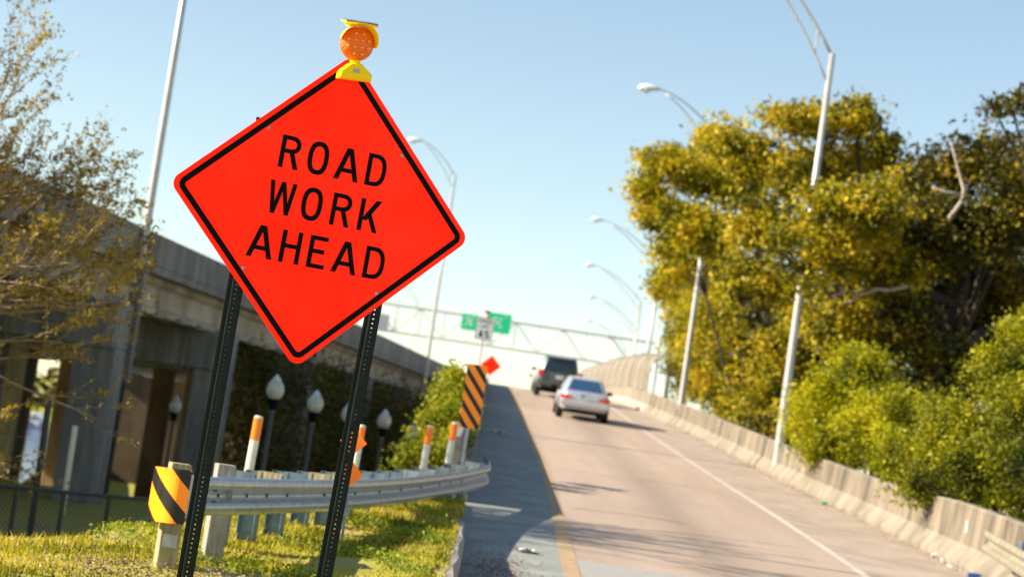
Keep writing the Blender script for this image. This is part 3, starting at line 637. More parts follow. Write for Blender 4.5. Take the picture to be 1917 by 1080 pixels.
c = at(717, 603, D - .3); MB().prism([(-.55, -.75), (.55, -.75), (.55, .75), (-.55, .75)], .05, lambda u, v, w: c + Vector((u, w, v))).build('sign_back', mat('grey_sign_back', (.35, .37, .40), .6), ga)
# speed limit sign
c = at(907, 616, 68); sr_ = empty('speed_limit_sign', (c.x, c.y, 1.5), 'white SPEED LIMIT 45 sign above the parapet in front of the green signs', 'road sign')
pnl = MB().prism([(-.305, -.38), (.305, -.38), (.305, .38), (-.305, .38)], .004, lambda u, v, w: c + Vector((u, w, v))).build('sign_panel', WHT, sr_)
T = MB(); f_ = lambda u, v, w: c + Vector((u, -w, v))
def word(s_, x0, x1, z0, z1, gap=.25):
    n = len(s_); W_ = (x1 - x0) / (n + (n - 1) * gap); return [(ch, x0 + i * W_ * (1 + gap), x0 + i * W_ * (1 + gap) + W_, z0, z1) for i, ch in enumerate(s_)]
write(T, word('SPEED', -.22, .22, .20, .31), f_, .022, .002); write(T, word('LIMIT', -.17, .17, .03, .14), f_, .022, .002); write(T, word('45', -.19, .19, -.31, -.04), f_, .05, .002)
for a0, a1, b0, b1 in ((-.285, .285, .345, .360), (-.285, .285, -.36, -.345), (-.285, -.27, -.345, .345), (.27, .285, -.345, .345)): T.add([f_(a0, b0, .002), f_(a1, b0, .002), f_(a1, b1, .002), f_(a0, b1, .002)], [(0, 1, 2, 3)])
T.build('lettering', BLK, pnl)
MB().tube([(c.x, c.y + .04, 1.8), (c.x, c.y + .04, c.z + .42)], .03, 8).build('post', mat('pinkish_post', (.55, .30, .30), .5), sr_)
MB().tube([(c.x + .03, c.y + .04, c.z + .42), (c.x + .03, c.y + .04, c.z + .56)], .06, 8).build('beacon', mat('pink_beacon', (.8, .35, .33), .4), sr_)
MB().box((c.x + .02, c.y + .04, c.z + .60), (.18, .1, .07)).build('beacon_cap', BLK, sr_)
c = at(919, 684, 122); ds = empty('diamond_road_sign', (c.x, c.y, 4.4), 'small far red-orange diamond sign peeking out right of the striped board', 'road sign')
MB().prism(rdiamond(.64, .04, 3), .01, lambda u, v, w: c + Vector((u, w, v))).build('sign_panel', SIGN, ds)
MB().tube([(c.x, c.y + .05, 4.3), (c.x, c.y + .05, c.z + .4)], .035, 6).build('post', GALV, ds)

# curved walkway fence on the right barrier
def fprof(y):
    x = xt(y) + .2; z = zr(y) + .81; return [(x, z)] + [(x + .02, z + .3 * i) for i in range(1, 4)] + [(x + .06 + .75 * (1 - math.cos(a_)), z + 1.0 + .72 * math.sin(a_)) for a_ in (.3, .6, .9, 1.2, 1.5)]
fe = empty('curved_mesh_fence', (xt(95) + .2, 95, zr(95) + .8), 'tan mesh fence curving over at the top on the right barrier near the crest', 'fence')
fy0, fy1 = 86, 132; m = MB(); Yf = [fy0 + (fy1 - fy0) * i / 30 for i in range(31)]
pr_ = [fprof(y) for y in Yf]
FM = mat('mesh_screen', (.19, .14, .085), .8, var=.15, scale=6)
fn_ = FM.node_tree; tr_ = fn_.nodes.new('ShaderNodeBsdfTransparent'); mx_ = fn_.nodes.new('ShaderNodeMixShader'); mx_.inputs[0].default_value = .16
fn_.links.new(fn_.nodes['Principled BSDF'].outputs[0], mx_.inputs[1]); fn_.links.new(tr_.outputs[0], mx_.inputs[2]); fn_.links.new(mx_.outputs[0], fn_.nodes['Material Output'].inputs[0])
m.grid(len(pr_[0]) - 1, 30, lambda u, v: (lambda j, i: (pr_[j][i][0], Yf[j], pr_[j][i][1]))(round(v * 30), round(u * (len(pr_[0]) - 1)))); m.build('mesh_panel', FM, fe, smooth=True)
for j in range(0, 31, 3): MB().tube([(x, Yf[j], z) for x, z in pr_[j]], .05, 6).build('hoop', ALU, fe)

# ------------------------------------------------------------ right guardrail, far corner
rg = empty('guardrail', (7.0, 24, -.1), 'short rusty w-beam guardrail bolted to the near end of the right barrier', 'guardrail')
rp = [at(1850, 1012, 28.2), at(1868, 1024, 27), at(1895, 1040, 25.4), at(1925, 1058, 23.8), at(1990, 1095, 21)]
fr2 = frame(cat(rp, 4))
MB().sweep(beamprof(), fr2, lambda q, u, v: q[0] - q[1] * (u * -1 - .0) * 1 + Vector((0, 0, v))).build('rail_beam', mat('yellowish_galvanised', (.34, .30, .21), .5, metal=.3, var=.25, scale=5), rg, smooth=True)
for i in (8, 14): p = fr2[min(i, len(fr2) - 1)][0]; MB().box((p.x + .15, p.y, p.z - .25), (.12, .15, .9)).build('post', GALVD, rg)

# ------------------------------------------------------------ cars
def wheel(root, x, y, r, wd=.2):
    w_ = MB().lathe([(r - .03, -wd / 2), (r, -wd / 2 + .03), (r, wd / 2 - .03), (r - .03, wd / 2)], (x, y, r + root.location.z), 20, Matrix.Rotation(math.pi / 2, 3, 'Y')).build('wheel', mat('tyre', (.012, .012, .012), .8), root, smooth=False)
    MB().lathe([(r * .62, -wd / 2 - .004), (r * .6, wd / 2 + .004)], (x, y, r + root.location.z), 14, Matrix.Rotation(math.pi / 2, 3, 'Y')).build('rim', mat('rim', (.4, .4, .42), .3, metal=.8), w_)
def make_car(name, loc, slope, L, Wd, H, belt, paint, glass, suv, label, plate_col, light_shape, rotz=0):
    r = empty(name, (0, 0, 0), label, 'car'); hw = Wd / 2
    # stations from rear (0) to front (L): y, half width, bottom, shoulder, deck
    if suv: st = [(0, .80, .42, .80, 1.02), (.10, .92, .34, .85, 1.06), (.6, 1, .30, .95, 1.08), (2.2, 1, .28, .95, 1.06), (3.5, 1, .30, .90, 1.02), (4.3, .95, .34, .82, .92), (L, .78, .42, .68, .74)]
    else: st = [(0, .82, .36, .70, .90), (.12, .93, .28, .74, .96), (.7, 1, .24, .78, .99), (2.2, 1, .22, .78, .95), (3.4, 1, .24, .76, .90), (4.2, .94, .27, .68, .78), (L, .76, .36, .56, .62)]
    sec = [(0, 0, 0), (.80, 0, 0), (.96, .12, 0), (1.0, .5, 0), (.985, .95, 0), (.93, 0, 1), (.80, 1.0, 2), (.0, 1.04, 2)]
    m = MB(); vs = []; full = []
    for (y, wf, zb, zs, zd) in st:
        h = [(0, zb), (.80, zb), (.95, zb + .10), (1.0, zb + (zs - zb) * .45), (.985, zs), (.93, zs + (zd - zs) * .75), (.82, zd), (0, zd + .025)]
        ring = [(hw * wf * a_, y, z) for a_, z in h] + [(-hw * wf * a_, y, z) for a_, z in h[1:-1][::-1]]
        vs += ring
    n = 14; fs = [(i * n + k, i * n + (k + 1) % n, (i + 1) * n + (k + 1) % n, (i + 1) * n + k) for i in range(len(st) - 1) for k in range(n)]
    fs += [tuple(range(n))[::-1], tuple((len(st) - 1) * n + k for k in range(n))]
    m.add(vs, fs); m.build('body', paint, r, smooth=True, sub=2)
    # cabin as a rounded frustum
    if suv: base = [(.05, .90), (3.35, .90)]; roof = [(.28, .70), (2.35, .70)]; zb_, zt_ = .98, H
    else: base = [(.50, .86), (3.45, .86)]; roof = [(1.25, .64), (2.45, .64)]; zb_, zt_ = .88, H
    def ring(y0, y1, w_, z): return [(-w_ * hw, y0, z), (w_ * hw, y0, z), (w_ * hw, y1, z), (-w_ * hw, y1, z)]
    def mid(t): return [(base[i][0] * (1 - t) + roof[i][0] * t, base[i][1] * (1 - t) + roof[i][1] * t) for i in (0, 1)]
    vs = ring(base[0][0], base[1][0], base[0][1], zb_) + ring(roof[0][0], roof[1][0], roof[0][1], zt_)
    cab = MB().add(vs, [(3, 2, 1, 0), (4, 5, 6, 7), (0, 1, 5, 4), (1, 2, 6, 5), (2, 3, 7, 6), (3, 0, 4, 7)])
    cbo = cab.build('cabin', paint, r, smooth=True, bevel=.10); cbo.modifiers['b'].segments = 4
    def win(nm, q, t0, t1, i0, i1, o=.006):
        A, B, Cc, Dd = [Vector(vs[k]) for k in q]         # bottom l, bottom r, top r, top l
        nrm = (B - A).cross(Dd - A).normalized()
        def P(s_, t_): return (A.lerp(B, s_)).lerp(Dd.lerp(Cc, s_), t_)
        pts = []
        for s_, t_ in ((i0, t0), (i1, t0), (i1 - .03, t1), (i0 + .03, t1)): pts.append(P(s_, t_))
        w_ = MB().add([p + nrm * o for p in pts] + [p - nrm * .02 for p in pts], [(0, 1, 2, 3), (7, 6, 5, 4), (0, 4, 5, 1), (1, 5, 6, 2), (2, 6, 7, 3), (3, 7, 4, 0)])
        w_.build(nm, glass, r, bevel=.004)
    win('rear_window', (0, 1, 5, 4), .16 if suv else .2, .88, .08, .92); win('windscreen', (2, 3, 7, 6), .14, .9, .06, .94)
    for q in ((1, 2, 6, 5), (3, 0, 4, 7)): win('side_window', q, .22, .86, .07, .50); win('side_window', q, .22, .86, .53, .90)
    red = mat('tail_light_red', (.75, .02, .03), .15, coat=1)
    for s_ in (-1, 1):
        if suv: MB().box((s_ * hw * .86, .055, 1.02), (.22, .16, .26)).build('tail_light', red, r, bevel=.03)
        else: MB().add([(s_ * hw * a_, y, z) for a_, y, z in ((.50, -.012, .74), (.50, -.012, .80), (.80, -.005, .84), (.955, .13, .83), (.955, .13, .72), (.80, -.005, .70), (.5, .1, .75), (.95, .3, .78))], [(0, 1, 2, 5), (5, 2, 3, 4), (1, 6, 7, 3, 2), (0, 5, 4, 7, 6), (3, 7, 4), (0, 6, 1)] if s_ > 0 else [(5, 2, 1, 0), (4, 3, 2, 5), (2, 3, 7, 6, 1), (6, 7, 4, 5, 0), (4, 7, 3), (1, 6, 0)]).build('tail_light', red, r)
        mm = MB().box((s_ * (hw + .10), 3.0, belt + .02), (.20, .09, .13)).build('mirror', BLK if not suv else paint, r, bevel=.03)
        for yw in (.95, L - .95): wheel(r, s_ * (hw - .11), yw, .36 if suv else .32, .22)
        MB().tube([(s_ * hw * .55, -.03, .30), (s_ * hw * .55, .3, .30)], .035, 8).build('exhaust', GALV, r)
    MB().box((0, .02, .33 if suv else .28), (Wd * .8, .16, .20 if suv else .10)).build('lower_bumper', BLK, r, bevel=.03)
    MB().box((0, -.012 if not suv else .0, .60 if suv else .56), (Wd * .93, .10, .20)).build('bumper', paint, r, bevel=.05)
    MB().box((0, -.022 if suv else -.02, .92 if suv else .80), (.32, .02, .16)).build('licence_plate', plate_col, r)
    if suv:
        for s_ in (-1, 1): MB().tube([(s_ * hw * .62, .45, H + .05), (s_ * hw * .62, 2.2, H + .05)], .02, 6).build('roof_rail', BLK, r)
        MB().box((0, .20, H - .02), (1.1, .16, .03)).build('spoiler', paint, r, bevel=.01)
    else:
        MB().box((0, .06, .90), (.42, .04, .035)).build('trim_strip', mat('blue_trim', (.05, .15, .5), .4), r)
    r.location = loc; r.rotation_euler = (slope, 0, rotz); return r
SILV = mat('silver_paint', (.56, .58, .61), .28, metal=.45, coat=.6)
GREY = mat('dark_grey_paint', (.10, .11, .12), .28, metal=.4, coat=.7)
GLB = mat('blue_tinted_glass', (.02, .06, .14), .05, coat=1, spec=.8)
GLT = mat('dark_teal_glass', (.008, .025, .03), .05, coat=1)
def sl_(y): return math.atan((zr(y + 3) - zr(y)) / 3)
PLT = mat('plate_blue_white', (.10, .20, .55), .5, col2=(.7, .7, .6), scale=9)
def place(px, py, d0):
    # slide along the viewing ray until it meets the road
    d = d0
    for _ in range(30):
        p = at(px, py, d); d += (p.z - zr(p.y)) * (-8 if p.z < zr(p.y) else 8) * .5 * (-1 if p.z > zr(p.y) else 1) * 0 + 0
    return p
pc = at(1089, 790, 67); make_car('sedan', (pc.x, 66.8, zr(66.8)), sl_(69), 4.6, 1.78, 1.42, .92, SILV, GLB, False, 'silver sedan seen from behind climbing the ramp, nearest car', PLT, 0, .012)
pc = at(1043, 730, 85); make_car('suv', (pc.x, 84.5, zr(84.5)), sl_(84.5), 4.7, 1.88, 1.76, 1.08, GREY, GLT, True, 'dark grey SUV seen from behind just left of and beyond the silver sedan', mat('plate_white', (.6, .62, .62), .5), 0, .012)
pc = at(1026, 718, 112); make_car('car', (pc.x, 112, zr(112)), sl_(112), 4.5, 1.76, 1.45, .92, mat('black_paint', (.02, .025, .03), .3, coat=.6), GLT, False, 'dark car mostly hidden in front of the grey SUV at the crest', mat('plate_white', (.6, .62, .62), .5), 0, 0)

# ------------------------------------------------------------ litter
own(MB().lathe([(.03, 0), (.036, .01), (.036, .14), (.014, .19), (.014, .21)], (0, 0, 0), 10, Matrix.Rotation(1.5, 3, 'Y')), 'bottle', mat('blue_plastic', (.02, .10, .30), .3), (0, 0, 0), 'small blue bottle lying at the foot of the right barrier', 'bottle').location = (xt(29.5) - .25, 29.4, zr(29.4) + .04)
for i, (px, dy) in enumerate(((1728, 32.2), (1750, 31.2), (1776, 30.3))):
    o = own(MB().lathe([(.025, 0), (.034, .08), (.036, .085)], (0, 0, 0), 12, Matrix.Rotation(1.4, 3, 'Y')), 'paper_cup', mat('paper_white', (.6, .58, .54), .7), (0, 0, 0), ['discarded white cup farthest up the ramp of the three at the barrier foot', 'middle one of the three discarded white cups at the barrier foot', 'discarded white cup at the barrier foot nearest the blue bottle'][i], 'cup', 'cups littering the foot of the right barrier'); o.location = (xt(dy) - .18 - .05 * i, dy, zr(dy) + .045); o.rotation_euler.z = i * 1.3
own(MB().lathe([(.03, 0), (.033, .01), (.033, .11), (.028, .12)], (0, 0, 0), 10, Matrix.Rotation(1.55, 3, 'Y')), 'drink_can', mat('green_can', (.03, .45, .08), .3), (0, 0, 0), 'small green drink can on the right shoulder by the barrier', 'can').location = (xt(42) - .25, 42.5, zr(42.5) + .035)
def scrap(loc, s, label):
    m = MB(); R_ = random.Random(int(loc[1] * 10)); m.grid(6, 5, lambda u, v: ((u - .5) * s + R_.uniform(-.02, .02), (v - .5) * s * .8 + R_.uniform(-.02, .02), .012 + R_.uniform(0, .05)))
    own(m, 'paper_scrap', mat('paper_white', (.8, .78, .74), .7), (0, 0, 0), label, 'litter', 'paper scraps on the left shoulder').location = loc
scrap((.62, 24.2, zr(24.2)), .26, 'crumpled white paper on the left shoulder close to the curb end')
scrap((.22, 52, zr(52)), .40, 'crumpled white paper far up the shaded left shoulder beside the striped board')
scrap((.30, 62, zr(62)), .30, 'smallest farthest white paper scrap on the shaded left shoulder')
own(MB().prism([(-.05, 0), (.05, 0), (.05, .18), (-.05, .18)], .02, lambda u, v, w: Vector((w, u, v))), 'barrier_reflector', mat('paper_white', (.8, .78, .74), .7), (0, 0, 0), 'small white reflector stuck on the near face of the right barrier', 'reflector').location = (xt(31.6) + .175, 31.6, zr(31.6) + .52)

# ------------------------------------------------------------ fence, posts and boats at the left
f0, f1 = at(-60, 898, 27), at(285, 941, 29.5); f0.z = f1.z = (f0.z + f1.z) / 2
FH = 1.05; fz = f0.z; DK = mat('dark_fence_steel', (.03, .035, .045), .5, metal=.3)
fn = empty('chain_link_fence', ((f0.x + f1.x) / 2, (f0.y + f1.y) / 2, fz - FH), 'low dark chain link fence behind the grass at lower left', 'fence')
MB().tube([f0, f1], .028, 8).build('top_rail', DK, fn); LF = (f1 - f0).length; fd = (f1 - f0).normalized()
for k in range(5):
    p = f0 + fd * (LF * k / 4); MB().tube([p + Vector((0, .03, .03)), p + Vector((0, .03, -FH - .5))], .035, 8).build('post', DK, fn)
m = MB(); Z = Vector((0, 0, 1))
for k in range(-10, int(LF / .085) + 1):
    for s_ in (1, -1):
        s0 = k * .085; a0, a1 = s0, s0 + FH
        lo, hi = max(0, -a0), min(FH, LF - a0)
        if hi - lo < .05: continue
        h0, h1 = (lo, hi) if s_ > 0 else (FH - lo, FH - hi)
        m.tube([f0 + fd * (a0 + lo) - Z * h0, f0 + fd * (a0 + hi) - Z * h1], .0035, 3, cap=False)
m.build('chain_mesh', DK, fn)
t, b = at(93, 742, 30), at(64, 953, 30); own(MB().tube([b - Vector((0, 0, .6)), t], .05, 8), 'steel_post', DK, b, 'tall thin dark post standing at the chain link fence', 'post')
t, b = at(141, 797, 38), at(124, 912, 38); own(MB().tube([b - Vector((0, 0, .5)), t], .055, 10), 'sunlit_edge_post', WHITEP, b, 'slim white post standing in for a sunlit column edge under the viaduct beyond the fence', 'post')  # white post added for the bright sunlit edge of a column
for i, (px, d, lab) in enumerate(((47, 165, 'small white boat moored on the far shore, left one of two'), (74, 166, 'small white boat moored on the far shore, right one of two'))):
    c = at(px, 790, d); c.z = -3.2; bt = empty('boat', c, lab, 'boat', 'boats at the far shore')
    MB().sweep([(-.5, .0), (.5, .0), (.62, .55), (.68, .62), (-.68, .62), (-.62, .55)], [(-2.5, .9), (0, 1), (1.6, .85), (2.8, .12)], lambda t_, u, v: c + Vector((u * t_[1], t_[0], v + .1 * (t_[0] > 2)))).build('hull', LAMPW, bt)
    MB().sweep([(-.45, .6), (.45, .6), (.38, 1.3), (-.38, 1.3)], [(-.9, 1), (.9, .9)], lambda t_, u, v: c + Vector((u * t_[1], t_[0], v))).build('cabin', LAMPW, bt)

# ------------------------------------------------------------ vegetation
def tubes_np(segs):
    m = MB()
    for p, r in segs: m.tube(p, r, 6 if r[0] > .05 else 4, cap=False)
    return m
def branchy(start, dirv, length, rad, depth, segs, tips, spread=.5, up=.12, rs=None, kids=(3, 4), shrink=.68):
    rs = rs or random; p = Vector(start); d = Vector(dirv).normalized(); pts = [p.copy()]; rr = [rad]; n = 5
    for i in range(n):
        d = (d + Vector((rs.uniform(-1, 1), rs.uniform(-1, 1), rs.uniform(-1, 1))) * .16 + Vector((0, 0, up * .3))).normalized()
        p = p + d * (length / n); pts.append(p.copy()); rr.append(rad * (1 - .55 * (i + 1) / n))
        if depth <= 1: tips.append(p.copy())
    segs.append((pts, rr))
    if depth > 0:
        for k in range(rs.randint(*kids)):
            i = rs.randint(2, n); ax = Vector((rs.uniform(-1, 1), rs.uniform(-1, 1), rs.uniform(-.7, 1)))
            branchy(pts[i], (d + ax * spread * 1.5).normalized(), length * rs.uniform(shrink - .12, shrink + .1), rr[i] * .62, depth - 1, segs, tips, spread, up, rs, kids, shrink)
def blob_points(blobs, ncl, per, rcl, shell=.55):
    P = []
    vol = np.array([b[1][0] * b[1][1] * b[1][2] for b in blobs]) ** (2 / 3); vol = vol / vol.sum()
    for (c, r), f in zip(blobs, vol):
        n = max(3, int(ncl * f)); u = RNG.normal(size=(n, 3)); u /= np.linalg.norm(u, axis=1)[:, None]
        rad = (1 - shell * RNG.random(n) ** 1.7) * (1 + .22 * np.abs(RNG.normal(size=n)) * (RNG.random(n) < .35)); cen = np.array(c) + u * rad[:, None] * np.array(r)
        sz = rcl * RNG.uniform(.5, 1.5, n); k = np.clip(RNG.normal(size=(n, per, 3)), -1.7, 1.7) * .55 * sz[:, None, None]; k[:, :, 2] *= .7
        P.append((cen[:, None, :] + k).reshape(-1, 3))
    return np.concatenate(P)
def tree(name, blobs_px, base, label, cat_, lm, leaf, ncl, per, rcl, trad=.3, group=None, bark=None, shell=.55, lean=0, extra=None):
    blobs = []
    for px, py, d, rx, rz in blobs_px:
        c = at(px, py, d); blobs.append(((c.x, c.y, c.z), (rx * d / FPX, max(rx, rz) * d / FPX * .8, rz * d / FPX)))
    r = empty(name, base, label, cat_, group); B = Vector(base); segs = []
    cen = Vector(np.mean([b[0] for b in blobs], axis=0)); fork = B.lerp(Vector((cen.x, cen.y, cen.z)), .72); rs = random.Random(len(label))
    segs.append(([B, B.lerp(fork, .5) + Vector((.1, 0, 0)), fork], [trad, trad * .8, trad * .65]))
    for c, rr in blobs:
        c = Vector(c); mid_ = fork.lerp(c, .5) + Vector((rs.uniform(-.4, .4), rs.uniform(-.4, .4), rs.uniform(0, .5)))
        segs.append(([fork, mid_, c], [trad * .34, trad * .2, trad * .1]))
        for k in range(5):
            u = Vector([rs.gauss(0, 1) for _ in range(3)]).normalized(); e = c + Vector((u.x * rr[0], u.y * rr[1], u.z * rr[2])) * .85
            segs.append(([c, c.lerp(e, .5) + Vector((0, 0, .15)), e], [trad * .15, trad * .09, trad * .03]))
    tubes_np(segs).build('trunk', bark or BARK, r, smooth=True)
    leaves('crown', blob_points(blobs, ncl, per, rcl, shell), leaf, lm, r)
    if extra: extra(r)
    return r
GT = 'trees behind the right barrier'
# big oak behind the near pole
tree('oak_tree', [(1480, 222, 56, 55, 20), (1540, 235, 57, 45, 28), (1600, 215, 57, 45, 35), (1640, 285, 57, 50, 45), (1500, 330, 56, 60, 42), (1400, 290, 57, 55, 42), (1580, 310, 58, 50, 35), (1600, 400, 50.5, 90, 55), (1430, 420, 56, 65, 45), (1515, 470, 50.5, 60, 60), (1690, 370, 55, 60, 55), (1640, 500, 52, 80, 50), (1590, 610, 53, 70, 50), (1420, 520, 56, 60, 50), (1700, 470, 54, 70, 55)],
     (11.8, 56, -.3), 'large golden-green oak rising behind the nearest light pole', 'tree', L_OAK, .17, 900, 46, .50, .30, GT, shell=.6)
tree('oak_tree', [(1248, 300, 71, 42, 22), (1300, 330, 71, 50, 35), (1212, 345, 71, 28, 30), (1232, 400, 71, 45, 30), (1285, 420, 70, 45, 38), (1350, 265, 72, 45, 34), (1375, 340, 71, 55, 50), (1330, 440, 70, 45, 45), (1250, 460, 71, 26, 28), (1282, 505, 80, 36, 30), (1245, 530, 82, 22, 30)],
     (10.0, 71, 0), 'sunlit golden oak at the left end of the trees, leaning over the second pole', 'tree', L_GOLD, .19, 620, 42, .5, .07, GT, shell=.6)
tree('tree', [(1282, 590, 92, 34, 50), (1340, 560, 86, 60, 60), (1330, 650, 86, 50, 60), (1275, 660, 94, 25, 50), (1400, 640, 84, 65, 70), (1300, 720, 92, 30, 26), (1262, 540, 94, 22, 40), (1300, 690, 88, 40, 40), (1380, 580, 84, 60, 50), (1345, 500, 86, 50, 40), (1310, 600, 78, 34, 50)],
     (11.4, 88, 0), 'feathery yellow-green tree above the barrier beyond the second light pole', 'tree', L_GOLD, .18, 800, 44, .6, .2, GT, shell=.7)
tree('tree', [(1395, 690, 74, 65, 60), (1450, 730, 68, 60, 55), (1350, 735, 80, 40, 30), (1440, 600, 74, 65, 60), (1530, 560, 64, 60, 60), (1400, 760, 71, 40, 26), (1480, 650, 68, 60, 60), (1490, 770, 64, 30, 40), (1350, 680, 80, 50, 50), (1420, 800, 66, 30, 20), (1350, 620, 77, 50, 50), (1335, 690, 78, 34, 40), (1380, 650, 75, 50, 50), (1372, 770, 74, 34, 16), (1310, 735, 86, 26, 14)],
     (10.9, 71, -.2), 'bushy golden tree low behind the barrier between the first and second light poles', 'tree', L_OAK, .17, 900, 46, .55, .2, GT, shell=.7)
def deadb(r):
    P = lambda a, b_, d=51.2: at(a, b_, d)
    m = MB(); m.tube([P(1768, 470, 54), P(1780, 405), P(1800, 378), P(1805, 355), P(1792, 310), P(1780, 265)], [.10, .07, .06, .055, .035, .012], 6); m.tube([P(1803, 365), P(1770, 360), P(1745, 350)], [.045, .035, .015], 5); m.tube([P(1804, 360), P(1818, 335)], [.04, .015], 5)
    m.build('dead_branch', BARKG, r, smooth=True)
    m = MB(); m.tube([P(1578, 568), P(1592, 566), P(1604, 553), P(1622, 549), P(1640, 541), P(1665, 544), P(1700, 536)], [.012, .025, .03, .04, .045, .05, .05], 6); m.tube([P(1604, 553), P(1596, 545), P(1590, 546)], [.02, .015, .01], 5); m.build('dead_branch', BARKG, r, smooth=True)
    n2 = MB(); n2.tube([P(1775, 780, 54), P(1772, 680, 54), P(1785, 560, 54), P(1850, 480, 54)], [.26, .22, .16, .10], 8); n2.tube([P(1785, 570, 54), P(1690, 530, 53), P(1600, 470, 54)], [.16, .11, .05], 7); n2.build('limb', BARK, r, smooth=True)
tree('oak_tree', [(1760, 335, 54, 55, 42), (1850, 300, 54, 65, 50), (1720, 430, 52, 60, 50), (1800, 430, 52, 75, 55), (1900, 400, 52, 70, 75), (1960, 320, 52, 70, 80), (1740, 530, 57, 90, 50), (1870, 520, 57, 90, 60), (1920, 590, 57, 60, 50), (1690, 590, 56, 55, 40), (1640, 640, 56, 50, 40), (1850, 620, 58, 50, 30), (1740, 650, 52, 50, 36), (1790, 700, 52, 60, 40), (1700, 590, 52, 45, 30)],
     (12.6, 54, -.4), 'dark spreading oak with bare grey dead branches at the right edge', 'tree', L_OAKD, .17, 900, 50, .52, .36, GT, extra=deadb, shell=.6)
tree('oak_tree', [(1893, 200, 46, 32, 14), (1925, 178, 46, 32, 16), (1862, 205, 46, 18, 10), (1990, 200, 46, 60, 40)],
     (13.8, 46, -.4), 'dark oak branch reaching into the sky at the upper right edge', 'tree', L_OAKD, .13, 90, 34, .30, .2, GT)
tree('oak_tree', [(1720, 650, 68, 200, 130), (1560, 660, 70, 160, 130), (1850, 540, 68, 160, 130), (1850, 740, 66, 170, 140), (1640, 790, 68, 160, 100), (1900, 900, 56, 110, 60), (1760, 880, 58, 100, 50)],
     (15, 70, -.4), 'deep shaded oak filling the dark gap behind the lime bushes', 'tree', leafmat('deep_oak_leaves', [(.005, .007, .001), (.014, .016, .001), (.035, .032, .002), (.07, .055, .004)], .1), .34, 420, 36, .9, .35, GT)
tree('shrub', [(1525, 780, 47, 42, 55), (1580, 730, 47, 50, 50), (1630, 700, 46, 42, 42), (1560, 840, 46, 55, 40), (1640, 800, 45, 65, 60), (1700, 800, 43, 60, 60), (1600, 680, 47, 28, 28), (1690, 860, 41, 45, 45)],
     (9.6, 45, -.3), 'bright lime-green bush right of the nearest light pole', 'shrub', L_LIME, .085, 820, 75, .34, .09, 'lime bushes behind the right barrier', shell=.8)
tree('shrub', [(1880, 700, 39, 60, 60), (1800, 800, 38, 60, 50), (1910, 780, 37, 70, 80), (1760, 850, 37, 60, 60), (1712, 905, 34.5, 36, 30), (1830, 880, 36, 75, 65), (1940, 900, 35, 80, 80), (1960, 650, 39, 80, 70)],
     (9.8, 37, -.3), 'tall green bush in the right corner spilling over the barrier top', 'shrub', leafmat('green_bush_leaves', [(.010, .015, .001), (.08, .095, .001), (.25, .25, .002), (.48, .43, .006)], .35), .08, 900, 75, .32, .09, 'lime bushes behind the right barrier', shell=.8)
tree('shrub', [(1462, 815, 58, 35, 24)], (10.2, 58, -.2), 'low dark bush at the barrier beside the nearest light pole', 'shrub', L_OAKD, .15, 70, 40, .4, .08)
# sunlit bush left of the striped board
tree('shrub', [(835, 750, 36, 26, 30), (848, 705, 37, 18, 30), (860, 780, 35, 18, 34), (815, 800, 35, 40, 32), (800, 850, 34, 45, 22), (768, 865, 34, 32, 12), (850, 830, 34, 25, 30)],
     (-1.6, 35, -1.9), 'sunlit yellow-green bush growing left of the striped hazard board', 'shrub', leafmat('bush_leaves', [(.06, .08, .004), (.18, .21, .006), (.33, .34, .01), (.45, .42, .015)], .4), .085, 260, 34, .22, .06, shell=.8)
# ivy bank below the viaduct
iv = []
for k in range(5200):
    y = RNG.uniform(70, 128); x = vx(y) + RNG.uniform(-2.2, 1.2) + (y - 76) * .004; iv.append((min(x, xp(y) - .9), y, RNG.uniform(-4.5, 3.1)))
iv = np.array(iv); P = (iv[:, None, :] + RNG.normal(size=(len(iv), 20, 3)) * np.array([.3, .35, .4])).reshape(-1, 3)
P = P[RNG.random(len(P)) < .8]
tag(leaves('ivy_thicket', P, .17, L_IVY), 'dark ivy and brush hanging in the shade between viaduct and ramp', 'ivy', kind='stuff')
# the budding tree at the left edge
segs, tips = [], []; rs = random.Random(5); TB = Vector((-9.5, 25.8, -1.1))
trunk_top = Vector((-9.4, 25.9, .9)); segs.append(([TB, Vector((-9.55, 25.8, .2)), trunk_top], [.17, .14, .12]))
for dx, dz, ln in ((1, .12, 2.6), (1, .45, 2.6), (.9, .7, 2.5), (.55, 1, 2.3), (.2, 1, 2.6), (-.25, 1, 2.6), (1, -.08, 2.3), (.9, .5, 2.6), (.35, .9, 2.6), (1, .28, 2.6), (.05, 1, 2.9), (1, .02, 2.5), (.3, 1, 2.9), (1, .18, 2.7), (1, -.16, 2.4), (1, .38, 2.5), (1, .06, 2.8), (.9, -.25, 2.2), (.5, .7, 2.7), (.8, .3, 2.7), (-.1, 1, 3.1), (1, .22, 2.5), (.15, 1, 3.2), (.45, 1, 2.8)):
    branchy(trunk_top + Vector((0, 0, rs.uniform(-.2, 1.4))), (dx, rs.uniform(-.5, .5), dz), ln * 1.15, .07, 3, segs, tips, .38, .12, rs, (3, 5), .56)
def inb(p):
    a_, b_ = (p.x) / p.y * FPX, (p.z - EYE) / p.y * FPX - 287          # keep the outline of the crown a ragged slope
    px = 958.5 + a_ * cr + b_ * sr; py = 540 + a_ * sr - b_ * cr
    lim = np.interp(py, [0, 150, 240, 330, 420, 600, 700], [70, 125, 215, 245, 275, 290, 240]); return px < lim + rs.uniform(-18, 30)
segs = [s_ for s_ in segs if inb(s_[0][-1]) or s_[1][0] > .03]; tips = [t_ for t_ in tips if inb(t_)]
bt = empty('budding_tree', TB, 'leafing young tree with fine bare twigs and yellow buds at the left edge', 'tree')
tubes_np(segs).build('trunk', BARKL, bt)
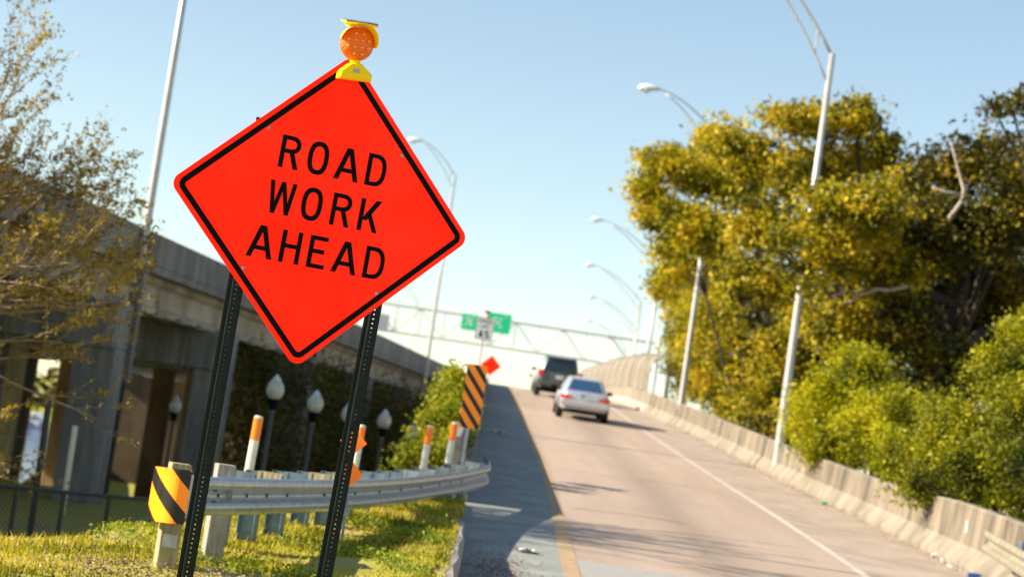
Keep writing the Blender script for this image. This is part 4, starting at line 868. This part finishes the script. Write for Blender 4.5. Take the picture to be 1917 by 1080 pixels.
tp = np.array([tuple(t_) for t_ in tips]); tp = tp[RNG.random(len(tp)) < .72]
leaves('crown', (tp[:, None, :] + RNG.normal(size=(len(tp), 6, 3)) * .026).reshape(-1, 3), .052, L_BUD, bt)
print('tips', len(tp))
T2 = empty('unseen_shade_tree', (-11.2, 12.7, 0), 'small leafy tree added out of view at left to shade the nearest grass', 'tree')  # unseen tree, added only to cast dappled shade on the near grass
sg = []; tubes_np([([Vector((-11.2, 12.7, -.2)), Vector((-11.1, 12.8, 2.5)), Vector((-11, 12.9, 5))], [.09, .07, .03]), ([Vector((-11.1, 12.8, 2.8)), Vector((-10.4, 13.5, 4.6)), Vector((-9.6, 14.1, 5.6))], [.05, .04, .02]), ([Vector((-11.1, 12.8, 3)), Vector((-12, 12.3, 5)), Vector((-13, 12, 6))], [.05, .04, .02])]).build('trunk', BARK, T2)
leaves('crown', blob_points([((-11, 12.7, 5.3), (1.1, .5, .5)), ((-9.7, 14.0, 5.4), (.9, .4, .35)), ((-12.8, 12.1, 4.8), (1.2, .2, .3)), ((-11.5, 12.8, 6.4), (.8, .4, .4))], 130, 26, .2, .9), .12, L_OAK, T2)
# treeline over the far water
P = []
for k in range(900):
    x = RNG.uniform(-120, 0); P.append((x, RNG.uniform(176, 190), -2.6 + RNG.uniform(0, 3.6 + 1.6 * math.sin(x * .3))))
P = np.array(P); P = (P[:, None, :] + RNG.normal(size=(len(P), 14, 3)) * .7).reshape(-1, 3)
tag(leaves('far_treeline', P, .9, L_OAKD), 'low dark woods on the far bank of the bayou', 'woods', kind='stuff')
# grass, weeds, fallen leaves
n = 120000; X = RNG.uniform(-6, -.2, n); Y = RNG.uniform(10.5, 27.5, n); nm = np.sin(X * 1.9 + 1) * np.sin(Y * 1.3) + .6 * np.sin(X * 4.3 + Y * 2.1) + .35 * RNG.normal(size=n)
bare = np.exp(-(((X + 2.3) / 1.0) ** 2 + ((Y - 15.0) / .6) ** 2)) + np.exp(-(((X + .9) / .6) ** 2 + ((Y - 17.2) / .5) ** 2))
k = (nm > -.75) & (RNG.random(n) > bare * 1.3); X, Y = X[k], Y[k]; n = len(X)
Zg = np.array([gvert(a_, b_)[2] for a_, b_ in zip(X, Y)])
tall = .022 + .03 * np.clip(np.sin(X * 2.7 + Y * 1.9) * .5 + .5, 0, 1) * RNG.random(n) + .05 * (RNG.random(n) < .06)
near_rail = np.exp(-((Y - (19.5 + 3.6 * (X + 2))) / 2.2) ** 2); tall = tall * (1 + .5 * np.clip(near_rail, 0, 1))
a_ = RNG.uniform(0, 6.283, n); wd = .007 + .006 * RNG.random(n); lx, ly = RNG.normal(size=n) * .45 * tall, RNG.normal(size=n) * .45 * tall
B0 = np.stack([X - np.cos(a_) * wd, Y - np.sin(a_) * wd, Zg - .01], 1); B1 = np.stack([X + np.cos(a_) * wd, Y + np.sin(a_) * wd, Zg - .01], 1); B2 = np.stack([X + lx, Y + ly, Zg + tall], 1)
tag(npmesh('grass', np.stack([B0, B1, B2], 1).reshape(-1, 3), np.arange(3 * n).reshape(n, 3), GRASS, k=3), 'short sunlit yellow-green grass around the guardrail', 'grass', kind='stuff')
n = 2600; cx = RNG.uniform(-3.4, -.3, n); cyy = 15.2 + RNG.random(n) * 12; Zc = np.array([gvert(a__, b__)[2] for a__, b__ in zip(cx, cyy)]); kk = np.sin(cx * 3 + cyy * 2) + RNG.normal(size=n) * .4 > .5; cc = np.stack([cx, cyy, Zc + .04], 1)[kk]
tag(leaves('weeds', (cc[:, None, :] + RNG.normal(size=(len(cc), 14, 3)) * np.array([.05, .05, .03])).reshape(-1, 3), .04, leafmat('weed_leaves', [(.08, .12, .006), (.16, .22, .01), (.28, .34, .02), (.36, .38, .03)], .35)), 'clumps of low green weeds at the guardrail posts', 'weeds', kind='stuff')
n = 1500; q = RNG.random(n)
X = np.concatenate([RNG.normal(.28, .22, 700), RNG.normal(-2.4, .5, 500), RNG.normal(0, .12, 900)]); Y = np.concatenate([RNG.normal(21.5, 1.3, 700), RNG.normal(15.1, .35, 500), RNG.uniform(24, 75, 900)])
X[1200:] = np.array([xt(b__) - abs(a__) * 1.4 for a__, b__ in zip(X[1200:], Y[1200:])]); X[:700] = np.clip(X[:700], -.1, 2)
Zl = np.array([zr(b__) if a__ > -.15 else gvert(a__, b__)[2] + .02 for a__, b__ in zip(X, Y)]) + .012
tag(leaves('fallen_leaves', np.concatenate([np.stack([X, Y, Zl], 1)] + [np.stack([X, Y, Zl], 1) + RNG.normal(size=(len(X), 3)) * np.array([.12, .25, .0]) for _ in range(3)]), .028, DRY, flat=1.4), 'dry reddish leaves and grit gathered along the curb and barrier', 'leaf litter', kind='stuff')
